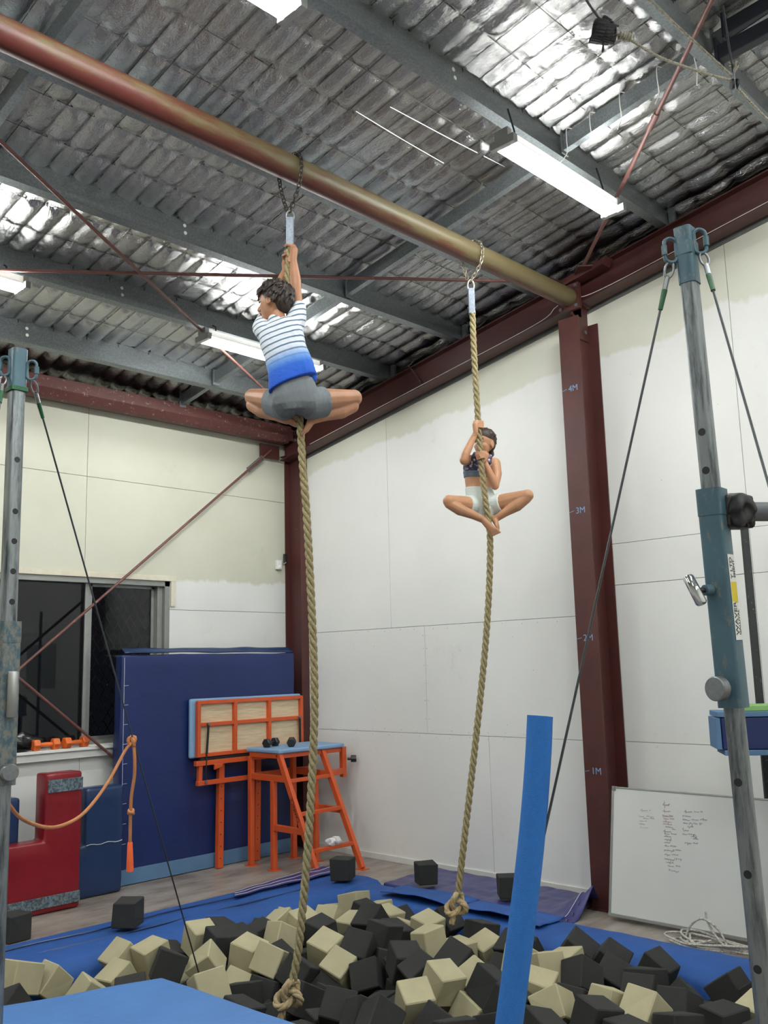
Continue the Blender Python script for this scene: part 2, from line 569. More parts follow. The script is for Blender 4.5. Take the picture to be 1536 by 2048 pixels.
o = mb.obj('screw_heads', M_SKIRT, wall_right, smooth=True); o['kind'] = 'stuff'
structure(MB().prism([(XW - 0.006, YF, zrt(YF, 5.385)), (XW - 0.006, 7.58, zrt(7.58, 5.385)), (XW - 0.006, 7.58, zrt(7.58, 5.52)), (XW - 0.006, YF, zrt(YF, 5.52))], (0.005, 0, 0)).obj('trim_1', simple('grey_strip', '6a6b69', 0.6)))  # plain grey strip along the sloping top of the wall sheets
baseboard = structure(MB().box((XW - 0.014, 4.06, 0.0), (XW, 7.58, 0.055)).obj('baseboard_right', M_SKIRT, bevel=0.003))

# back wall
wall_back = structure(MB().prism([(XL, YW + 0.03, 0), (2.55, YW + 0.03, 0), (2.55, YW + 0.03, 4.7), (XL, YW + 0.03, 4.7)], (0, 0.09, 0))
                      .prism([(5.0, YW + 0.03, 0), (6.7, YW + 0.03, 0), (6.7, YW + 0.03, 4.7), (5.0, YW + 0.03, 4.7)], (0, 0.09, 0))
                      .prism([(2.55, YW + 0.03, 0), (5.0, YW + 0.03, 0), (5.0, YW + 0.03, 1.17), (2.55, YW + 0.03, 1.17)], (0, 0.09, 0))
                      .prism([(2.55, YW + 0.03, 2.70), (5.0, YW + 0.03, 2.70), (5.0, YW + 0.03, 4.7), (2.55, YW + 0.03, 4.7)], (0, 0.09, 0))
                      .obj('wall_back', M_CLAD))


def bpanel(poly):
    return MB().prism([(x, YW, z) for x, z in poly], (0, 0.0295, 0)).obj('panel', M_WALL_B, wall_back, bevel=0.0012, seg=1)


def rect(x0, x1, z0, z1): return [(x0 + G, z0 + G), (x1 - G, z0 + G), (x1 - G, z1 - G), (x0 + G, z1 - G)]


for r in (rect(XL, -0.3, 0, 2.42), rect(-0.3, 2.55, 0, 2.42), rect(2.55, 4.139, 0, 1.17), rect(4.139, 5.0, 0, 1.17), rect(5.0, 6.63, 0, 2.42),
          rect(XL, -0.3, 2.42, 4.285), rect(-0.3, 1.6, 2.42, 4.285), rect(1.6, 4.139, 3.63, 4.285), rect(4.139, 6.63, 3.63, 4.285)):
    bpanel(r)
bpanel([(4.139 + G, 2.70), (5.0, 2.70), (5.0, 2.42 + G), (6.63, 2.42 + G), (6.63, 3.63 - G), (4.139 + G, 3.63 - G)])
bpanel([(1.6 + G, 2.42 + G), (2.55, 2.42 + G), (2.55, 2.70), (4.139 - G, 2.70), (4.139 - G, 3.63 - G), (1.6 + G, 3.63 - G)])

wall_left = structure(MB().box((XL - 0.1, YF, 0), (XL, 8.0, 6.6)).obj('wall_left', M_WALL_B))
wall_front = structure(MB().box((XL, YF - 0.1, 0), (6.7, YF, 6.8)).obj('wall_front', M_WALL_R))

# window
win = structure(MB().box((2.55, YW - 0.01, 1.17), (5.0, YW + 0.16, 1.20)).obj('window_1', M_SKIRT, bevel=0.003))
WY = YW + 0.10
fr = MB()
fr.box((2.56, YW + 0.04, 1.20), (2.60, YW + 0.15, 2.69)).box((4.93, YW + 0.04, 1.20), (4.985, YW + 0.15, 2.69)).box((2.56, YW + 0.04, 2.645), (4.985, YW + 0.15, 2.69)).box((2.56, YW + 0.04, 1.20), (4.985, YW + 0.15, 1.235))
fr.obj('window_frame', M_WINFRAME, win, bevel=0.002)
sash = MB()
sash.box((4.19, WY - 0.03, 1.235), (4.225, WY, 2.645)).box((4.235, WY, 1.235), (4.275, WY + 0.03, 2.645)).box((4.90, WY, 1.235), (4.93, WY + 0.03, 2.645)).box((4.235, WY, 2.62), (4.93, WY + 0.03, 2.645)).box((4.235, WY, 1.235), (4.93, WY + 0.03, 1.265))
sash.obj('sash', M_ALU, win, bevel=0.002)
MB().box((2.60, WY - 0.018, 1.235), (4.195, WY - 0.013, 2.645)).obj('pane', M_GLASS, win)
MB().box((4.27, WY + 0.012, 1.26), (4.905, WY + 0.017, 2.625)).obj('pane', M_GLASS, win)
mb = MB(); gy = WY + 0.045
for k in range(-14, 16):
    for sgn in (1, -1):
        x0 = 4.27 + k * 0.085; pts = []
        a, b = (x0, 1.26), (x0 + sgn * 1.365 * 0.62, 2.625)
        t0, t1 = 0.0, 1.0
        for lim, lo in ((4.27, True), (4.905, False)):
            fa, fb = a[0] - lim, b[0] - lim
            if lo:
                if fa < 0 and fb < 0: t0 = 2
                elif fa < 0: t0 = max(t0, fa / (fa - fb))
                elif fb < 0: t1 = min(t1, fa / (fa - fb))
            else:
                if fa > 0 and fb > 0: t0 = 2
                elif fa > 0: t0 = max(t0, fa / (fa - fb))
                elif fb > 0: t1 = min(t1, fa / (fa - fb))
        if t0 < t1: mb.bar((a[0] + (b[0] - a[0]) * t0, gy, a[1] + (b[1] - a[1]) * t0), (a[0] + (b[0] - a[0]) * t1, gy, a[1] + (b[1] - a[1]) * t1), 0.006)
o = mb.obj('security_grille', M_WINFRAME, win); o['kind'] = 'stuff'
arch = MB().box((2.5, YW - 0.022, 2.695), (5.10, YW - 0.001, 2.745)).box((5.045, YW - 0.020, 2.45), (5.10, YW - 0.001, 2.695))
arch.obj('architrave', M_TIMBER, win, bevel=0.002)
MB().box((2.5, YW - 0.09, 1.165), (5.0, YW - 0.001, 1.19)).box((2.5, YW - 0.06, 1.10), (5.0, YW - 0.001, 1.165)).obj('sill', M_SKIRT, win, bevel=0.003)
MB().box((2.55, YW - 0.002, 2.645), (5.04, YW + 0.04, 2.695)).box((4.985, YW - 0.002, 1.2), (5.04, YW + 0.04, 2.695)).obj('reveal', M_WINFRAME, win)

# ceiling: foil blanket bulging through safety mesh
AF = 5.885


def foil_sheet():
    x0, x1, y0, y1 = 1.055, 6.56, 1.07, 7.82
    cx, cy = 0.155, 0.302
    nx, ny = int(round((x1 - x0) / cx * 12)), int(round((y1 - y0) / cy * 16))
    xs = np.linspace(x0, x1, nx + 1); ys = np.linspace(y0, y1, ny + 1)
    X, Y = np.meshgrid(xs, ys)
    # lines wander a little
    U = (X - x0) / cx + 0.10 * (vnoise(X * 0.9, Y * 0.9, 3) - 0.5); V = (Y - y0) / cy + 0.12 * (vnoise(X * 1.3, Y * 0.8, 5) - 0.5)
    u, v = U - np.floor(U), V - np.floor(V)
    iu, iv = np.floor(U), np.floor(V)
    amp = 0.026 + 0.022 * vnoise(iu * 3.7 + 0.5, iv * 5.3 + 0.5, 9)
    lap = np.zeros_like(X)
    for xl, w in ((4.06, 0.14), (2.05, 0.08), (5.62, 0.07)):
        lap = np.maximum(lap, np.clip(1.3 - np.abs(X - xl - 0.02 * np.sin(Y * 3)) / w, 0, 1))
    pu = 1 - np.abs(2 * u - 1) ** 2.2; pv = 1 - np.abs(2 * v - 1) ** 5
    d = amp * pu * (0.35 + 0.65 * pv) * (1 - 0.8 * lap)
    d += 0.012 * (vnoise(X * 2.1, Y * 1.7, 1) - 0.5)
    eu = np.minimum(u, 1 - u) * cx; ev = np.minimum(v, 1 - v) * cy
    wr = (vnoise(X * 9, Y * 42, 21) - 0.5) * np.exp(-eu / 0.035) * 0.010
    wr += (vnoise(X * 38, Y * 8, 22) - 0.5) * np.exp(-ev / 0.05) * 0.013
    wr += (vnoise(X * 26 + Y * 11, Y * 17 - X * 6, 23) - 0.5) * 0.005
    wr += lap * (vnoise(X * 40, Y * 3.0, 24) - 0.5) * 0.010
    d += wr
    # loose sagging edge along the right wall and the eave
    edge = np.clip((X - 6.15) / 0.4, 0, 1) ** 2 * (0.05 + 0.05 * vnoise(X * 6, Y * 5, 30))
    edge += np.clip((Y - 7.35) / 0.45, 0, 1) ** 2 * (0.02 + 0.05 * vnoise(X * 5, Y * 6, 31))
    d += edge
    Z = AF - SL * Y - d
    vs = np.stack([X, Y, Z], -1).reshape(-1, 3)
    idx = np.arange((nx + 1) * (ny + 1)).reshape(ny + 1, nx + 1)
    fs = np.stack([idx[:-1, :-1], idx[1:, :-1], idx[1:, 1:], idx[:-1, 1:]], -1).reshape(-1, 4)
    me = bpy.data.meshes.new('foil_blanket')
    me.vertices.add(len(vs)); me.vertices.foreach_set('co', vs.astype(np.float32).ravel())
    me.loops.add(fs.size); me.loops.foreach_set('vertex_index', fs.astype(np.int32).ravel())
    me.polygons.add(len(fs)); me.polygons.foreach_set('loop_start', np.arange(0, fs.size, 4, dtype=np.int32))
    me.polygons.foreach_set('use_smooth', np.ones(len(fs), dtype=bool))
    me.update(calc_edges=True)
    return me


ceiling = structure(MB().prism([(XL, YF, zrt(YF, AF + 0.03)), (6.7, YF, zrt(YF, AF + 0.03)), (6.7, 8.0, zrt(8.0, AF + 0.03)), (XL, 8.0, zrt(8.0, AF + 0.03))], (0, 0, 0.05)).obj('ceiling', M_CLAD))
link('foil_blanket', foil_sheet(), M_FOIL, ceiling)
MB().prism([(XL, YF, zrt(YF, AF)), (6.55, YF, zrt(YF, AF)), (6.55, 1.07, zrt(1.07, AF)), (XL, 1.07, zrt(1.07, AF))], (0, 0, 0.012)).obj('foil_blanket', M_FOIL, ceiling)
MB().prism([(XL, 1.07, zrt(1.07, AF)), (1.055, 1.07, zrt(1.07, AF)), (1.055, 7.82, zrt(7.82, AF)), (XL, 7.82, zrt(7.82, AF))], (0, 0, 0.012)).obj('foil_blanket', M_FOIL, ceiling)


def wire_path(f, n=14):
    return [f(k / n) for k in range(n + 1)]


k = 0
x = 1.055
while x < 6.5:
    xx = x - 0.015 * (random.random() - 0.5)
    a = random.uniform(-0.012, 0.012)
    MB().tube(wire_path(lambda t: (xx + a * math.sin(t * 9 + k), 1.0 + t * 6.8, zrt(1.0 + t * 6.8, AF - 0.006) - 0.004 * math.sin(t * 40))), 0.0021, 4).obj('wire', M_WIRE, ceiling)
    x += 0.155; k += 1
y = 1.07
while y < 7.8:
    b = random.uniform(-0.02, 0.02)
    MB().tube(wire_path(lambda t: (1.0 + t * 5.5, y + b * math.sin(t * 7 + y), zrt(y + b * math.sin(t * 7 + y), AF - 0.010) - 0.003)), 0.0021, 4).obj('wire', M_WIRE, ceiling)
    y += 0.302
for (xa, ya, xb, yb) in ((3.85, 3.85, 4.95, 3.80), (3.70, 4.25 - 0.25, 4.55, 4.22 - 0.2)):
    MB().tube([(xa, ya - 0.25, zrt(ya - 0.25, AF - 0.035)), ((xa + xb) / 2, (ya + yb) / 2 - 0.25, zrt((ya + yb) / 2 - 0.25, AF - 0.040)), (xb, yb - 0.25, zrt(yb - 0.25, AF - 0.035))], 0.0028, 5).obj('mesh_tie', M_TAPE, ceiling)

# purlins
PURL = [7.06, 6.15, 5.22, 4.30, 3.11, 2.05, 1.0, 0.0, -1.1, -2.2, -3.3, -4.4]
PLAB = ['galvanised roof purlin next above the red eave beam', 'galvanised roof purlin carrying the light behind the boy', 'galvanised roof purlin crossing behind the raised hands of the boy',
        'galvanised roof purlin running just above the red pipe', 'galvanised roof purlin directly above the bright batten light by the wall', 'galvanised roof purlin beside the hanging pulley and dark struts']
SA = math.atan(SL)


def purlin(Y, i):
    h = 0.20; prof = [(0, 0), (0.065, 0), (0.065, 0.016), (0.062, 0.016), (0.062, 0.003), (0.003, 0.003), (0.003, h - 0.003), (0.062, h - 0.003), (0.062, h - 0.016), (0.065, h - 0.016), (0.065, h), (0, h)]
    z0 = zrt(Y, AF - 0.205)
    pts = [(XL, Y + a * math.cos(SA) + b * math.sin(SA), z0 - a * math.sin(SA) + b * math.cos(SA)) for a, b in prof]
    t = thing('roof_purlin', (6.5, Y, z0), PLAB[i] if i < 6 else 'galvanised roof purlin over the front half of the hall', 'purlin', None if i < 6 else 'roof purlins over the front half of the hall')
    MB().prism(pts, (6.56 - XL, 0, 0)).obj('channel', M_GALV, t)
    if i < 6:
        for xx in {0: (3.17,), 1: (3.50,), 2: (3.45,)}.get(i, (3.9,)):
            for b in (0.07, 0.13):
                c = Vector((xx, Y + b * math.sin(SA) - 0.002, z0 + b * math.cos(SA)))
                MB().cyl(c, c + Vector((0, -0.002, 0)), 0.013, None, 10).obj('lit_bolt_hole', M_SKIRT, t)  # pale disc painted as lit foil showing through a bolt hole
        mb = MB()
        for q in range(20):
            c = Vector((1.0 + q * 0.30, Y - 0.001 + 0.19 * math.sin(SA), z0 + 0.178 * math.cos(SA)))
            mb.box(c - Vector((0.003, 0.004, 0.012)), c + Vector((0.003, 0, 0.012)))
        o = mb.obj('mesh_staples', M_DARKSTEEL, t); o['kind'] = 'stuff'
        MB().box((6.47, Y - 0.05, z0 - 0.004), (6.50, Y - 0.001, z0 + 0.15)).obj('cleat', M_GALV, t)
    return t


for i, Y in enumerate(PURL): purlin(Y, i)

ys = [7.62] + PURL[:7]
for X, who in ((4.98, 'nearer the white sheeted wall with the height marks'), (1.93, 'crossing the far end of the red pipe')):
    for a, b in zip(ys, ys[1:]):
        if X < 3 and a > 6: continue
        nm = ['between eave beam and first purlin', 'between first and second purlins', 'between second and third purlins', 'between third and fourth purlins', 'between fourth and fifth purlins', 'between fifth and sixth purlins', 'past the sixth purlin'][ys.index(a)]
        hi, lo = a - 0.01, b + 0.07
        z = lambda y: zrt(y, AF - 0.175)
        t = thing('bridging_channel', (X, a, z(a)), 'galvanised bridging strut ' + nm + ', ' + ('near the wall' if X > 3 else 'far from the wall'), 'strut')
        w, hh = 0.05, 0.11
        prof = [(0, 0), (w, 0), (w, 0.003), (0.003, 0.003), (0.003, hh - 0.003), (w, hh - 0.003), (w, hh), (0, hh)]
        MB().prism([(X + p, hi, z(hi) + q) for p, q in prof], (0, lo - hi, z(lo) - z(hi))).obj('channel', M_GALV, t)
        MB().box((X - 0.012, hi - 0.012, z(hi) - 0.02), (X + 0.06, hi - 0.001, z(hi) + 0.13)).obj('bracket', M_GALV, t)

# rafter over the right wall
RA0, RA1 = 5.41, 5.662


def ibeam_y(x0, x1, y0, y1, a0, a1, tf=0.011, tw=0.008):
    xm = (x0 + x1) / 2
    prof = [(x0, a0), (x1, a0), (x1, a0 + tf), (xm + tw, a0 + tf), (xm + tw, a1 - tf), (x1, a1 - tf), (x1, a1), (x0, a1), (x0, a1 - tf), (xm - tw, a1 - tf), (xm - tw, a0 + tf), (x0, a0 + tf)]
    return MB().prism([(x, y0, a - SL * y0) for x, a in prof], (0, y1 - y0, -SL * (y1 - y0)))


t = thing('steel_rafter', (6.475, 7.58, zrt(7.58, RA0)), 'oxide red steel rafter sloping along the top of the height-marked wall', 'beam')
ibeam_y(6.40, 6.55, 7.80, YF + 0.01, RA0, RA1).obj('beam', M_RED, t)
MB().tube(resample(catmull([(6.398, 7.3, zrt(7.3, RA0 + 0.012)), (6.398, 5.5, zrt(5.5, RA0 + 0.012)), (6.395, 4.35, zrt(4.35, RA0 + 0.012)), (6.33, 4.1, zrt(4.1, RA0 + 0.03)), (6.32, 3.95, zrt(3.95, RA0 + 0.035)), (6.395, 3.7, zrt(3.7, RA0 + 0.016)), (6.398, 2.5, zrt(2.5, RA0 + 0.012)), (6.398, 1.0, zrt(1.0, RA0 + 0.012))]), 0.06), 0.003, 5).obj('white_wire', M_WHITEPL, t)
c0 = Vector((6.40, 5.85, zrt(5.85, RA1) + 0.03))
MB().tube(catmull([c0, c0 + Vector((0.03, -0.05, -0.08)), c0 + Vector((0.05, -0.12, -0.20)), c0 + Vector((0.0, -0.14, -0.26)), c0 + Vector((-0.005, -0.10, -0.262))]), 0.006, 6).obj('conduit', M_REDD, t)

# columns
t = thing('steel_column', (6.44, 3.95, 0), 'oxide red steel column with handwritten height marks up to 4M', 'column')
prof = [(6.285, 3.86), (6.285, 4.05), (6.297, 4.05), (6.297, 3.961), (6.575, 3.961), (6.575, 4.05), (6.587, 4.05), (6.587, 3.86), (6.575, 3.86), (6.575, 3.949), (6.297, 3.949), (6.297, 3.86)]
MB().prism([(x, y, 0) for x, y in prof], (0, 0, 4.60)).obj('shaft', M_RED, t)
MB().box((6.35, 3.940, 4.45), (6.56, 3.948, 4.755)).box((6.40, 3.90, 4.735), (6.55, 4.01, 4.745)).obj('cap_plate', M_RED, t)
for xb in (6.36, 6.50): MB().cyl((xb, 3.94, 4.52), (xb, 3.925, 4.52), 0.018, None, 6).obj('bolt', M_STEELGREY, t)
MB().box((6.26, 3.83, 0), (6.59, 4.08, 0.012)).obj('base_plate', M_RED, t)
for n in (1, 2, 3, 4):
    mk = MB().bar((6.2835, 4.045, n - 0.005), (6.2835, 4.005, n + 0.004), 0.004, 0.001, (1, 0, 0)).obj('height_mark', M_CHALK, t)
    Mx = Matrix.Translation((6.2842, 3.99, n)) @ Matrix(((0, 0, -1, 0), (-1, 0, 0, 0), (0, 1, 0, 0), (0, 0, 0, 1)))
    text_mesh('%dM' % n, 0.07, M_CHALK, 'height_mark', Mx, t)

t = thing('steel_column', (6.56, 7.7, 0), 'oxide red steel column in the corner behind the tall blue mat', 'column')
prof = [(6.496, 7.583), (6.63, 7.583), (6.63, 7.593), (6.568, 7.593), (6.568, 7.835), (6.63, 7.835), (6.63, 7.848), (6.496, 7.848), (6.496, 7.835), (6.558, 7.835), (6.558, 7.593), (6.496, 7.593)]
MB().prism([(x, y, 0) for x, y in prof], (0, 0, 4.14)).obj('shaft', M_RED, t)
MB().box((6.44, 7.56, 4.135), (6.63, 7.85, 4.147)).obj('cap_plate', M_REDD, t)
MB().box((6.49, 7.57, 4.147), (6.60, 7.80, 4.42)).obj('knee_bracket', M_RED, t)

t = thing('eave_beam', (4.5, 7.66, 4.25), 'dusty oxide red eave beam above the cream back wall', 'beam')
MB().prism([(XL, 7.60, 4.432), (XL, 7.60, 4.325), (XL, 7.655, 4.255), (XL, 7.76, 4.255), (XL, 7.76, 4.432)], (6.40 - XL, 0, 0)).obj('beam', M_REDD, t, bevel=0.006)
MB().box((6.36, 7.594, 4.27), (6.42, 7.6, 4.40)).obj('end_cleat', M_REDD, t)
for z in (4.29, 4.37): MB().cyl((6.445, 7.62, z), (6.445, 7.59, z), 0.019, None, 6).obj('bolt', M_STEELGREY, t)

# red pipe strut that carries the ropes
PY, PZ, PR = 3.95, 4.775, 0.078
def pipe_mat():
    t = NT('weathered_pipe')
    sp = t.n('ShaderNodeSeparateXYZ'); t.l(t.pos(), sp.inputs[0])
    n = t.noise(5, 5, 0.7, t.mapped((0.5, 3, 3)))
    up = t.math('MULTIPLY', t.math('SUBTRACT', sp.outputs['Y'], PY - 0.005), -5.0)
    fac = t.math('ADD', t.math('ADD', t.math('MULTIPLY', sp.outputs['X'], 0.085), t.math('MULTIPLY', t.math('SUBTRACT', n, 0.5), 0.9)), up)
    rust = t.ramp(fac, [(0.40, lin('54251e')), (0.52, lin('5a3925')), (0.66, lin('605538'))])
    t.color(rust); t.bump(t.noise(60, 4), 0.08, 0.003)
    return t.set(0.48)
M_PIPE = pipe_mat()
t = thing('pipe_strut', (6.3, PY, PZ), 'rusty red round pipe strut that both climbing ropes hang from', 'pipe')
MB().cyl((XL, PY, PZ), (6.30, PY, PZ), PR, None, 32).obj('pipe', M_PIPE, t, smooth='auto')
MB().box((6.30, PY - 0.10, PZ - 0.11), (6.315, PY + 0.10, PZ + 0.11)).obj('end_plate', M_RED, t)
MB().box((6.322, PY - 0.10, PZ - 0.11), (6.337, PY + 0.10, PZ + 0.11)).box((6.337, PY - 0.01, PZ - 0.13), (6.47, PY + 0.01, PZ + 0.11)).obj('connector', M_RED, t)
for y in (-0.075, 0.075):
    for z in (-0.085, 0.085): MB().cyl((6.288, PY + y, PZ + z), (6.30, PY + y, PZ + z), 0.016, None, 6).obj('bolt', M_STEELGREY, t)

# roof and wall bracing rods
def rod(name, label, p0, p1, r=0.0125, plate=None):
    t = thing(name, p0, label, 'brace')
    MB().tube([p0, p1], r, 10).obj('rod', M_ROD, t, smooth='auto')
    return t
RB = 5.60
t = rod('brace_rod', 'thin red brace rod running behind the batten light to the far corner', (0.2, 3.83, zrt(3.83, RB)), (6.42, 7.36, zrt(7.36, RB)))
t = rod('brace_rod', 'thin red brace rod running level behind both climbing ropes', (6.22, 4.03, zrt(4.03, RB)), (0.2, 7.30, zrt(7.30, RB)))
MB().box((6.12, 3.99, zrt(4.02, RB) - 0.004), (6.40, 4.10, zrt(4.02, RB) + 0.004)).obj('gusset', M_RED, t)
p0, p1 = Vector((6.24, 3.76, zrt(3.76, RB))), Vector((2.6, -0.26, zrt(-0.26, RB)))
t = rod('brace_rod', 'thick red brace rod rising past the end of the bright batten light', p0, p1, 0.014)
q = p0 + (p1 - p0) * 0.30; q2 = p0 + (p1 - p0) * 0.327
MB().cyl(q, q2, 0.020, None, 12).obj('coupler', M_ROD, t)
Mg = Matrix.Translation((6.30, 3.80, zrt(3.80, RB))) @ Matrix.Rotation(math.radians(42), 4, 'Z')
MB().box((-0.12, -0.06, -0.005), (0.16, 0.06, 0.005), Mg).obj('gusset', M_RED, t)
t2 = MB().prism([(6.30, 4.06, zrt(4.06, RB) - 0.03), (6.30, 3.62, zrt(3.62, RB) - 0.02), (6.30, 3.58, zrt(3.58, RB) + 0.03), (6.30, 4.02, zrt(4.02, RB) + 0.03)], (0.12, 0, 0)).obj('gusset', M_RED, t, bevel=0.003)
t = rod('brace_rod', 'red wall brace rod with turnbuckle rising to the corner column', (6.25, 7.77, 4.18), (1.33, 7.77, 0.02))
d = (Vector((1.33, 7.77, 0.02)) - Vector((6.25, 7.77, 4.18))).normalized(); s = Vector((6.25, 7.77, 4.18)); n = d.cross(Vector((0, 1, 0)))
mb = MB()
for sg in (-1, 1): mb.bar(s + d * 0.16 + n * 0.022 * sg, s + d * 0.40 + n * 0.022 * sg, 0.012)
for e in (0.16, 0.40): mb.bar(s + d * e - n * 0.03, s + d * e + n * 0.03, 0.02)
mb.obj('turnbuckle', M_STEELGREY, t, bevel=0.003)
MB().box((6.12, 7.79, 4.09), (6.38, 7.81, 4.24), None).obj('gusset', M_RED, t)
t = rod('brace_rod', 'red wall brace rod running down behind the tall blue mat', (0.55, 7.738, 4.2), (5.62, 7.738, 0.10))

# batten lights
def batten(xc, y, z, label):
    t = thing('batten_light', (xc, y, z), label, 'light')
    L = 0.625
    MB().prism([(xc - L, y - 0.045, z + 0.075), (xc - L, y + 0.045, z + 0.075), (xc - L, y + 0.045, z + 0.035), (xc - L, y + 0.056, z + 0.015), (xc - L, y - 0.056, z + 0.015), (xc - L, y - 0.045, z + 0.035)], (2 * L, 0, 0)).obj('housing', M_WHITEPL, t, bevel=0.002)
    for s in (-1, 1):
        MB().box((xc + s * L - 0.02, y - 0.09, z - 0.022), (xc + s * L + 0.02, y + 0.09, z + 0.03)).box((xc + s * L - 0.02, y - 0.05, z + 0.03), (xc + s * L + 0.02, y + 0.05, z + 0.085)).obj('end_cap', M_ALU, t, bevel=0.003)
        MB().cyl((xc - L + 0.02, y + s * 0.047, z - 0.005), (xc + L - 0.02, y + s * 0.047, z - 0.005), 0.019, None, 14).obj('tube', M_TUBEL, t, smooth='auto')
        zz = zrt(y, AF - 0.20)
        MB().tube([(xc + s * (L - 0.12), y, z + 0.075), (xc + s * (L - 0.12), y, z + 0.13), (xc + s * (L - 0.12), y + 0.04, zz + 0.01)], 0.006, 6).obj('hanger', M_DARKSTEEL, t)
    return t

batten(4.833, 3.02, 4.885, 'bright twin-tube batten light under the purlin by the height-marked wall')
batten(1.945, 3.02, 4.885, 'twin-tube batten light above the red pipe, only its end showing')
batten(4.833, 6.10, 4.505, 'bright twin-tube batten light right behind the striped shirt')
batten(2.065, 6.10, 4.505, 'bright twin-tube batten light above the brace crossing on the cream wall side')
for xc in (4.83, 1.95, -0.9):
    for yy in (-0.1, -3.1): batten(xc, yy, zrt(yy, AF) - 0.50, 'twin-tube batten light over the front half of the hall')['group'] = 'batten lights over the front half'
batten(-0.9, 3.02, 4.885, 'twin-tube batten light over the left side of the hall')['group'] = 'batten lights over the left side'
batten(-0.75, 6.10, 4.505, 'twin-tube batten light over the left side of the hall')['group'] = 'batten lights over the left side'

# ------------------------------------------------------------------ big soft things on the floor
def grid_obj(name, f, nu, nv, mat, parent=None, thick=None):
    vs = [f(i / nu, j / nv) for j in range(nv + 1) for i in range(nu + 1)]
    fs = [(j * (nu + 1) + i, j * (nu + 1) + i + 1, (j + 1) * (nu + 1) + i + 1, (j + 1) * (nu + 1) + i) for j in range(nv) for i in range(nu)]
    o = MB().add(vs, fs).obj(name, mat, parent, smooth=True)
    if thick:
        s = o.modifiers.new('solid', 'SOLIDIFY'); s.thickness = thick; s.offset = -1
    return o


def fn(p, s, seed=0): return mnoise.noise(Vector((p[0] * s + seed * 7.3, p[1] * s - seed * 3.1, p[2] * s + seed)))


def interp(prof, t):
    L = [0]
    for a, b in zip(prof, prof[1:]): L.append(L[-1] + math.hypot(b[0] - a[0], b[1] - a[1]))
    s = t * L[-1]
    for i in range(len(prof) - 1):
        if s <= L[i + 1] + 1e-9:
            k = (s - L[i]) / max(1e-9, L[i + 1] - L[i]); return prof[i][0] + (prof[i + 1][0] - prof[i][0]) * k, prof[i][1] + (prof[i + 1][1] - prof[i][1]) * k
    return prof[-1]


pb = [(6.50, 0.002), (6.49, 0.035), (6.42, 0.058), (6.15, 0.066), (5.90, 0.075), (5.78, 0.06), (5.715, 0.01), (5.685, -0.10), (5.69, -0.395)]
t = thing('pit_edge_pad', (3.6, 6.1, 0), 'long blue carpet pad edging the foam pit on the window side', 'pad')
def f(u, v):
    x = 1.2 + u * 4.56; y, z = interp(pb, v); w = 0.02 * fn((x, y, z), 2.2, 1) + 0.008 * fn((x, y, z), 8, 2)
    return (x, y - (w if v > 0.55 else 0), z + (w * 0.6 if 0.1 < v < 0.7 else 0))
grid_obj('cover', f, 110, 30, M_PAD, t)
for yy in (6.24, 6.02): MB().tube(resample(catmull([(1.3 + k * 0.55, yy + random.uniform(-.025, .025), 0.073 + random.uniform(-0.003, 0.003)) for k in range(8)]), 0.05), 0.006, 5).obj('seam', M_NAVY, t)

pr = [(5.74, 0.002), (5.735, 0.035), (5.68, 0.06), (5.50, 0.070), (5.36, 0.06), (5.285, 0.0), (5.255, -0.10), (5.258, -0.395)]
t = thing('pit_edge_pad', (5.55, 4, 0), 'long blue carpet pad edging the foam pit on the whiteboard side', 'pad')
def f(u, v):
    y = 1.6 + u * 4.145; x, z = interp(pr, v); w = 0.02 * fn((x, y, z), 2.4, 5) + 0.009 * fn((x, y, z), 8, 6)
    return (x - (w if v > 0.55 else 0), y, z + (w * 0.7 if 0.1 < v < 0.7 else 0))
grid_obj('cover', f, 110, 26, M_PAD, t)
for y0 in (4.65, 3.9):
    grid_obj('fold', lambda u, v: (5.40 + v * 0.30, y0 + u * 0.75, 0.085 + 0.03 * math.sin(u * 3.1) * (1 - v) + 0.012 * fn((u, v, y0), 4)), 24, 10, M_PAD, t, 0.006)

t = thing('vinyl_strip', (5.2, 6.3, 0.07), 'purple vinyl strip with white stitching lying on the pit pad', 'vinyl strip')
def f(u, v):
    a = Vector((4.60, 6.20, 0)).lerp(Vector((5.74, 6.22, 0)), u); b = Vector((4.72, 6.36, 0)).lerp(Vector((5.74, 6.48, 0)), u); p = a.lerp(b, v)
    return (p.x, p.y, 0.092 + 0.012 * fn((p.x, p.y, 0), 5, 3))
grid_obj('sheet', f, 50, 8, M_PURPLE, t, 0.01)
for v in (0.12, 0.55, 0.9): MB().tube([Vector(f(u / 30, v)) + Vector((0, 0, 0.001)) for u in range(31)], 0.0022, 4).obj('stitching', M_STITCH, t)

t = thing('floor_mat', (6.15, 4.9, 0), 'crumpled purple vinyl mat lying between pit pad and white wall', 'mat')
def f(u, v):
    a = Vector((5.80, 3.93, 0)).lerp(Vector((6.56, 4.06, 0)), u); b = Vector((5.84, 5.80, 0)).lerp(Vector((6.56, 5.86, 0)), u); p = a.lerp(b, v)
    z = 0.022 + 0.018 * abs(fn((p.x * 0.7, p.y * 2, 0), 2.6, 8)) + 0.006 * fn((p.x, p.y, 0), 9, 4)
    e = max(0, 1 - (Vector((p.x, p.y, 0)) - Vector((6.17, 3.99, 0))).length / 0.30)
    z += 0.20 * e ** 1.6
    if v < 0.04 or u < 0.02: z = max(0.004, z - 0.02)
    return (p.x, p.y - 0.03 * e, z)
grid_obj('sheet', f, 50, 90, M_PURPLE, t, 0.012)
MB().tube([Vector(f(0.02 + u * 0.02, 0.045)) + Vector((0, 0, 0.002)) for u in range(25)], 0.003, 4).obj('stitching', M_STITCH, t)
